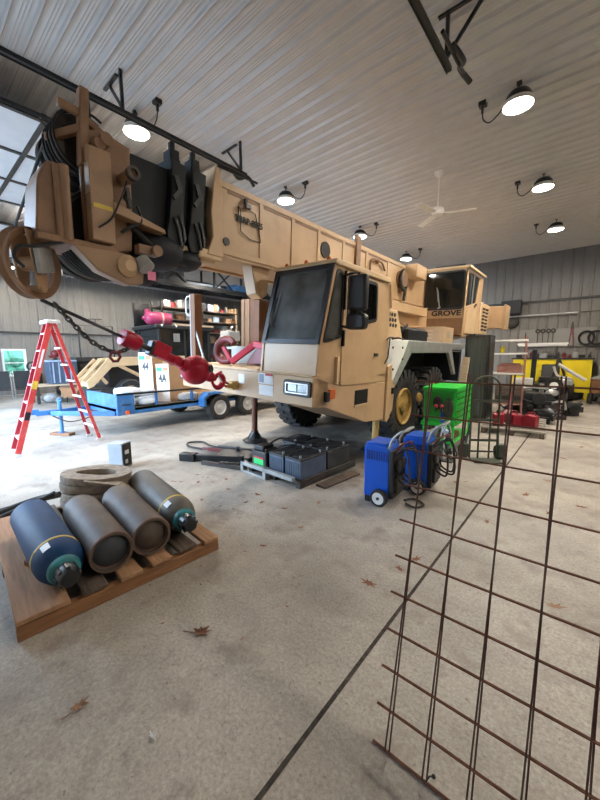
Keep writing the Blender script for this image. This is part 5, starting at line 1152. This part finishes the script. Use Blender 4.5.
# ------------------------------------------------------------------ right rear
t = thing('glass_cabinet','tall black metal cabinet with dark glass door behind the green cart','cabinet',(-2.12,9.3,0),R(0))
MB().box(-.30,.26,-.02,.50,0,2.08).build('case','black_paint',t,bevel=.01); MB().box(-.24,.19,-.035,-.025,.10,2.0).build('glass_door','cabinet_glass_sheen',t); MB().box(.21,.235,-.05,-.02,.8,1.3).build('handle','dark_steel',t)
MB().holed([(-.27,.05),(.22,.05),(.22,2.05),(-.27,2.05)],[(-.23,.11),(.18,.11),(.18,1.99),(-.23,1.99)],'y',-.04,-.02).build('door_frame','dark_steel',t)
tag(MB().bar((0,0,0),(.1,.1,1.55),.06,.16).build('board','wood_pale',loc=(-2.42,8.95,0),bevel=.005),'pale board leaning between the crane fender and the glass cabinet','board')
t = thing('wooden_pallet','grey wooden pallet on the floor under the red fuel cans','pallet',(-1.15,8.65,0),R(4))
for i in range(7): MB().box(-.55,.55,-.85+.26*i,-.85+.26*i+.18,.10,.13).build('deck_board','wood_grey',t,bevel=.004)
for x in (-.5,0,.5): MB().box(x-.04,x+.04,-.85,.89,0,.10).build('stringer','wood_soot',t)
def fuel(x,y,rz,label):
    c = thing('fuel_can',label,'fuel can',(x,y,.13),rz,'red fuel cans on the grey pallet')
    MB().prism(fillet([(-.13,0),(.13,0),(.13,.22),(.05,.27),(-.13,.25)],.03),'x',-.10,.10).build('body','can_red',c,bevel=.015)
    MB().tube([(0,-.10,.25),(0,-.07,.31),(0,.03,.31),(0,.07,.26)],.014).build('handle','can_red',c); MB().cyl((0,.09,.24),(0,.11,.29),.026,n=12).build('spout_cap','black_plastic',c)
    return c
fuel(-1.40,8.15,R(15),'red fuel can at the left end of the row on the grey pallet'); fuel(-1.12,8.25,R(40),'red fuel can in the middle of the front row on the grey pallet'); fuel(-.84,8.25,R(75),'red fuel can at the right end of the row on the grey pallet')
t = thing('red_jack','dark red floor jack standing behind the row of red fuel cans','floor jack',(-1.3,8.75,.13),R(10))
MB().prism([(-.2,0),(.25,0),(.2,.15),(0,.26),(-.15,.18)],'x',-.11,.11).build('body','dark_red',t,bevel=.01); MB().bar((0,.1,.2),(.05,.4,.62),.04,.04).build('lever','dark_red',t)
# wire shelf cart
t = thing('shelf_cart','pinkish tubular shelf cart with a white tray behind the red fuel cans','shelf cart',(-1.68,10.3,0),R(6))
q = MB()
for x in (-.42,.42):
    for y in (-.32,.32): q.tube([(x,y,.08),(x,y,2.05)],.02)
for z in (.35,1.10,1.62,1.95):
    q.tube([(-.42,-.32,z),(.42,-.32,z),(.42,.32,z),(-.42,.32,z)],.015,8,True)
q.build('frame','pink_steel',t)
MB().box(-.42,.42,-.32,.32,.33,.36).build('bottom_shelf','dark_steel',t)
MB().box(-.46,.42,-.36,.34,1.10,1.14).build('white_tray','white_plastic',t,bevel=.01)
for z in (1.62,1.95): MB().box(-.46,.46,-.35,.34,z-.015,z+.025).build('upper_shelf','white_plastic',t)
for x in (-.42,.42):
    for y in (-.32,.32): MB().cyl((x-.02,y,.045),(x+.02,y,.045),.045,n=14).build('caster','black_rubber',t)
tag(MB().box(-.25,.3,-.2,.2,0,.18).box(-.2,.25,-.15,.15,.18,.24).build('toolbox','pink_steel',loc=(-1.6,10.3,1.14),rot=(0,0,.1),bevel=.01),'faded pink toolbox on the white tray of the shelf cart','toolbox')
t = thing('storage_bin','dark crate on the bottom shelf of the shelf cart','crate',(-1.55,10.25,.36),.1); MB().box(-.3,.3,-.25,.25,0,.45).build('crate','wood_soot',t,bevel=.01); MB().box(-.28,.28,-.256,-.25,.1,.2).build('slot','interior_dark',t)
tag(MB().lathe([(.05,0),(.06,.12),(.03,.18),(.001,.2)],n=14).build('yellow_bottle','yellow_paint',loc=(-1.75,10.2,1.635)),'small yellow bottle on the upper shelf of the shelf cart','bottle')
# engine on a stand
t = thing('engine','dark engine block with pipes sitting on the floor behind the fuel cans','engine',(-.95,10.6,0),R(25))
MB().box(-.35,.35,-.3,.3,.12,.45).prism([(-.3,.45),(.3,.45),(.2,.62),(-.2,.62)],'y',-.28,.28).build('block','black_paint',t,bevel=.02)
for i in range(4): MB().cyl((-.27+.18*i,-.30,.30),(-.27+.18*i,-.40,.28),.055,n=14).build('cylinder_port','dark_steel',t)
MB().lathe([(.03,0),(.14,0),(.15,.02),(.12,.03),(.15,.04),(.14,.06),(.03,.06)],(-.12,-.42,.5),(0,1,0),22).build('pulley','black_paint',t); MB().lathe([(.03,0),(.10,0),(.10,.05),(.03,.05)],(.2,-.42,.28),(0,1,0),20).build('pulley','dark_steel',t)
MB().tube(bez([(-.5,-.1,.35),(-.55,-.2,.65),(-.3,-.25,.78),(0,-.2,.76),(.15,-.15,.74)],8),.045).build('exhaust_pipe','grey_steel',t)
MB().tube(bez([(.2,-.3,.4),(.4,-.4,.45),(.5,-.3,.25)],8),.03).build('coolant_pipe','bright_steel',t)
MB().sphere((.3,.0,.62),.12,12,(1.3,.8,.8)).cyl((.1,.1,.6),(.1,.1,.85),.05).build('carburettor','bright_steel',t)
MB().box(-.5,.5,-.4,.4,0,.10).build('dolly','dark_steel',t,bevel=.01)
for i,(x,y,l) in enumerate(((-1.55,11.1,'dark transmission housing left of the engine on the floor'),(-.35,11.3,'dark gearbox housing right of the engine on the floor'),(-.75,9.75,'dark flat machine part on the floor in front of the engine'))):
    q = MB().lathe([(.05,0),(.14,.02),(.16,.12),(.13,.25),(.07,.35),(.07,.45),(.001,.45)],(0,-.25,.19),(.2,1,.1),18); q.box(-.2,.2,-.15,.15,0,.16); q.box(-.12,.26,-.2,.1,.1,.24); q.tube([(-.2,-.1,.1),(-.3,-.2,.22),(-.2,-.3,.30),(.05,-.32,.28)],.025); q.cyl((.15,0,.2),(.3,-.1,.33),.05)
    tag(q.build(('transmission','gearbox','machine_part')[i],('dark_steel','black_paint','black_paint')[i],loc=(x,y,0),rot=(0,0,.8*i),bevel=.01),l,'machine part')
tag(MB().box(-.26,.26,-.03,.03,-.2,.2).box(-.12,.12,-.05,-.03,-.08,.08).build('white_cowling','white_plastic',loc=(-1.55,12.55,.68),rot=(R(15),0,.2),bevel=.01),'white cowling piece propped up left of the dark mast','cowling')
tag(MB().box(-.3,.3,-.3,.3,0,.46).build('crate','dark_steel',loc=(-1.55,12.72,0),bevel=.01),'dark crate holding up the white cowling piece','crate')
# mower with mast
t = thing('riding_mower','dark riding machine with small white wheel and pale exhaust pipe before the yellow bench','mower',(-1.05,14.2,0),R(-90))
MB().box(-.9,.3,-.55,.55,.28,.62).prism([(-.2,.62),(.9,.55),(.9,.35),(-.2,.35)],'y',-.5,.5).build('chassis','black_paint',t,bevel=.03)
MB().box(-.75,-.25,-.28,.28,.62,.80).obox((-.8,0,.98),(.12,.52,.5),(0,R(-12),0)).build('seat','black_plastic',t,bevel=.03)
for x,y,r in ((-.65,-.6,.30),(-.65,.6,.30),(.75,-.5,.20),(.75,.5,.20)):
    w = MB().lathe([(r*.55,-.09),(r*.9,-.11),(r,-.07),(r,.07),(r*.9,.11),(r*.55,.09)],(x,y,r),(0,1,0),24,True).build('wheel','black_rubber',t); MB().lathe([(.02,-.10),(r*.57,-.08),(r*.57,.08),(.02,.10)],(x,y,r),(0,1,0),20).build('hub','white_plastic',w)
w = MB().lathe([(.10,-.06),(.22,-.08),(.23,.08),(.10,.06)],(.93,.25,.62),(1,0,0),22,True).build('spare_wheel','black_rubber',t); MB().lathe([(.02,-.07),(.11,-.08),(.11,.08),(.02,.07)],(.93,.25,.62),(1,0,0),18).build('hub','white_plastic',w)
MB().bar((.45,-.38,.55),(.5,-.36,1.75),.13,.16).box(.35,.65,-.5,-.2,.5,.62).build('mast','black_paint',t,bevel=.01)
MB().bar((.5,.1,.6),(.45,.28,1.45),.07,.07).bar((.5,.55,.6),(.45,.30,1.45),.06,.06).build('steering_column','dark_steel',t)
MB().tube([(.6,.3,1.28),(.62,.5,1.12),(.64,.92,.84),(.64,1.0,.80)],.05,12).tube(bez([(.6,.18,1.2),(.6,.24,1.0),(.62,.35,.88),(.62,.65,.84)],6),.035).build('exhaust_pipe','white_metal',t)
MB().box(.3,.7,.35,.7,.62,.80).build('engine_cover','bright_steel',t,bevel=.03)
# yellow bench along the back wall
t = thing('yellow_workbench','long bright yellow steel workbench along the back wall','workbench',(-1.08,15.45,0),R(0))
MB().box(-1.15,1.15,-.30,.35,.26,1.40).build('front_panel','yellow_paint',t,bevel=.012); MB().box(-1.2,1.2,-.34,.38,1.40,1.45).build('top','dark_steel',t,bevel=.008)
for x in (-1.05,1.05):
    for y in (-.25,.28): MB().box(x-.05,x+.05,y-.05,y+.05,0,.26).build('leg','yellow_paint',t)
MB().box(-.3,.3,-.315,-.30,.95,1.0).build('grip_slot','rim_gold',t)
rnd = random.Random(5); x = -2.15; k = 0
kinds = [('socket_box','black_plastic','black socket box','box'),('grease_gun','dark_steel','dark grease gun','tool'),('red_tin','dark_red','dark red tin','tin'),('oil_bottle','black_paint','black oil bottle','bottle'),('bolt_bin','grey_steel','grey bolt bin','bin')]
while x < .05:
    kd = kinds[k % 5] if k != 8 else kinds[2]; w = rnd.uniform(.10,.2); h = rnd.uniform(.10,.26); q = MB()
    if kd[3] in ('bottle','tin'): q.lathe([(w*.4,0),(w*.42,h*.7),(w*.2,h*.85),(w*.15,h),(.001,h)],n=14)
    elif kd[3] == 'tool': q.cyl((0,0,.05),(0,0,h),.04); q.box(-.05,.05,-.05,.05,0,.06); q.cyl((0,0,h),(.03,0,h+.08),.015)
    else: q.box(-w/2,w/2,-.1,.1,0,h*.8); q.box(-w/2-.01,w/2+.01,-.11,.11,h*.8,h*.86)
    tag(q.build(kd[0],kd[1],loc=(x+w/2,15.35,1.45),bevel=.005),'%s in the row of small things on the yellow workbench' % kd[2],kd[3],'%ses on the yellow workbench' % kd[2] if kd[3]=='box' else '%ss on the yellow workbench' % kd[2]); x += w+.03; k += 1
mat('board_grey', (.27,.265,.25), .6, 0, .05, 5)
# wall board with tools
tag(MB().box(-1.15,1.15,-.02,.02,0,.66).build('pegboard','board_grey',loc=(-1.05,15.93,1.86)),'pale tool board on the back wall above the yellow workbench','pegboard')
for i,x in enumerate((-1.98,-1.60,-1.44,-1.27,-1.13)):
    t = thing('wrench',('dark pry bar at the left end of the tool board','hanging wrench, first right of the pry bar','hanging wrench, second right of the pry bar','hanging wrench, third right of the pry bar','hanging wrench, rightmost of the group')[i],'wrench' if i else 'pry bar',(x,15.90,1.95),0,'tools hanging on the wall board')
    q = MB().bar((0,0,.0),(0,0,.46),.06 if i else .16,.02); q.build('shank','rust_dark' if i%2 else 'dark_steel',t)
    if i: MB().lathe([(.03,-.015),(.085,-.015),(.085,.015),(.03,.015)],(0,0,.5),(0,1,0),14,True).build('jaw','dark_steel',t)
t = thing('bolt_cutter','big bolt cutter with red handles hanging on the tool board','bolt cutter',(-.58,15.90,1.88),0)
MB().bar((-.07,0,0),(-.02,0,.62),.035,.03).bar((.07,0,0),(.02,0,.62),.035,.03).build('handle','dark_red',t); MB().prism([(-.05,.6),(.05,.6),(.02,.85),(-.02,.85)],'y',-.015,.015).build('jaws','dark_steel',t)
for i,(x,l) in enumerate(((-.16,'black cable coil hanging left of the right wall corner shelf'),(.10,'black cable coil hanging farthest right on the back wall'))):
    q = MB()
    for k in range(4): q.tube([(.19*math.cos(a)*(1+.06*k),-.02*k,.22*math.sin(a)*(1+.03*k)) for a in [2*PI*j/24 for j in range(24)]],.022,6,True)
    tag(q.build('cable_coil','black_rubber',loc=(x,15.86,2.15)),l,'cable coil')
tag(MB().cyl((-.55,0,0),(.9,0,.0),.035,n=16).box(-.58,.93,-.04,.03,.03,.09).build('tube_light','white_plastic',loc=(-1.55,15.2,1.90)).__class__ and bpy.data.objects['tube_light'],'long white tube lying above the yellow workbench, lower of the two','tube')
tag(MB().box(-.35,-.3,-.03,.03,-.45,0).box(.6,.65,-.03,.03,-.45,0).build('tube_stand','dark_steel',loc=(-1.55,15.2,1.865)),'dark brackets on the workbench holding the long white tube','bracket')
t = thing('white_pipe','long white pipe fixed across the back wall above the tool board','pipe',(-1.55,15.84,3.05),0); MB().cyl((-1.1,0,.0),(1.08,0,.0),.03,n=14).build('pipe','white_metal',t)
for x in (-.9,.0,.9): MB().box(x-.02,x+.02,-.02,.16,-.03,.03).build('clip','dark_steel',t)
tag(MB().cyl((-.5,0,0),(1.6,0,0.0),.012,n=8).build('conduit','dark_steel',loc=(.1,15.94,3.07)),'thin dark conduit continuing right from the white pipe','conduit')
t = thing('speaker_box','black box mounted on the back wall beside the counterweight','wall box',(-2.5,15.75,3.14),0); MB().box(-.33,.33,-.2,.22,0,.5).build('case','black_paint',t,bevel=.01); MB().box(-.28,.28,-.21,-.2,.05,.45).build('grille','black_plastic',t)
t = thing('tyre_ring','small black tyre hanging on the back wall under the black box','tyre',(-2.48,15.90,2.85),0); MB().lathe([(.12,-.06),(.22,-.07),(.25,0),(.22,.07),(.12,.06)],(0,0,0),(0,1,0),26,True).build('tyre','black_rubber',t); MB().lathe([(.03,-.03),(.13,-.04),(.13,.04),(.03,.03)],(0,0,0),(0,1,0),20).build('hub','dark_steel',t)
tag(MB().box(-.02,.02,-.01,.03,-.04,.04).cyl((0,0,.04),(0,0,.12),.015).build('wall_hook','dark_steel',loc=(-1.65,15.96,4.2)),'tiny dark hook high on the back wall','hook')
# grey post and cart at the right edge
tag(MB().box(-.16,.2,-.1,.1,0,2.1).build('steel_column','grey_steel',loc=(.42,15.6,0),bevel=.01),'grey steel column at the right end of the yellow workbench','column')
t = thing('utility_cart','brown tub cart on black wheels at the right picture edge','cart',(.55,14.6,0),R(80))
MB().prism([(-.5,.35),(.5,.35),(.6,.82),(-.6,.82)],'y',-.38,.38).build('tub','wood_dark',t,bevel=.02); MB().box(-.62,.62,-.4,.4,.80,.86).build('rim','grey_steel',t,bevel=.01)
for x in (-.4,.4):
    for y in (-.4,.4): MB().cyl((x,y-.05,.17),(x,y+.05,.17),.17,n=20).build('wheel','black_rubber',t)
MB().box(-.55,.55,-.3,.3,.25,.35).build('axle_frame','black_paint',t)
tag(MB().sphere((0,0,.1),.15,12,(1.8,1,.8)).build('cloth_bundle','cardboard',loc=(.55,14.6,.84)),'pale cloth bundle heaped on the brown tub cart','bundle')

# ------------------------------------------------------------------ outside, light, camera
o = struct(MB().box(-60,40,-60,YF-.2,-.22,-.02).build('trim_5','asphalt')); o['label'] = 'paved yard outside the doors'
o = struct(MB().box(-60,XL-.2,-60,40,-.22,-.02).build('trim_6','asphalt'))
hg = MB(); rnd = random.Random(3)
for i in range(60): hg.sphere((-27+rnd.uniform(-1,1),-3+.35*i,rnd.uniform(.5,1.6)),rnd.uniform(.6,.95),8)
o = hg.build('hedge','hedge_green'); tag(o,'green hedge outside, seen through the left wall window','hedge'); o['kind'] = 'stuff'
w = bpy.data.worlds.new('World'); SC.world = w; w.use_nodes = True
nt = w.node_tree; bg = nt.nodes['Background']; bg.inputs['Color'].default_value = (.55,.75,1.0,1); bg.inputs['Strength'].default_value = 9.0
pl = bpy.data.lights.new('door_portal','AREA'); pl.shape = 'RECTANGLE'; pl.size = DA1-DA0; pl.size_y = DH; pl.cycles.is_portal = True
po = bpy.data.objects.new('door_portal',pl); COL.objects.link(po); po.location = ((DA0+DA1)/2,YF-.1,DH/2); po.rotation_euler = (R(90),0,0)
pl2 = bpy.data.lights.new('door_portal_far','AREA'); pl2.shape = 'RECTANGLE'; pl2.size = DC1-DC0; pl2.size_y = DH; pl2.cycles.is_portal = True
po = bpy.data.objects.new('door_portal_far',pl2); COL.objects.link(po); po.location = ((DC0+DC1)/2,YF-.1,DH/2); po.rotation_euler = (R(90),0,0)

cam = bpy.data.cameras.new('camera'); co = bpy.data.objects.new('camera',cam); COL.objects.link(co); SC.camera = co
cam.sensor_fit = 'HORIZONTAL'; cam.sensor_width = 36; cam.lens = 36*CAM_F/600; cam.clip_start = .02; cam.clip_end = 200
Mx = Matrix((CAM_R, CAM_U, [-q for q in CAM_FW])).transposed().to_4x4(); Mx.translation = (0,0,1.65); co.matrix_world = Mx
SC.view_settings.view_transform = 'Standard'; SC.view_settings.look = 'None'; SC.view_settings.gamma = 1; SC.view_settings.use_curve_mapping = False
SC.view_settings.exposure = 1.38
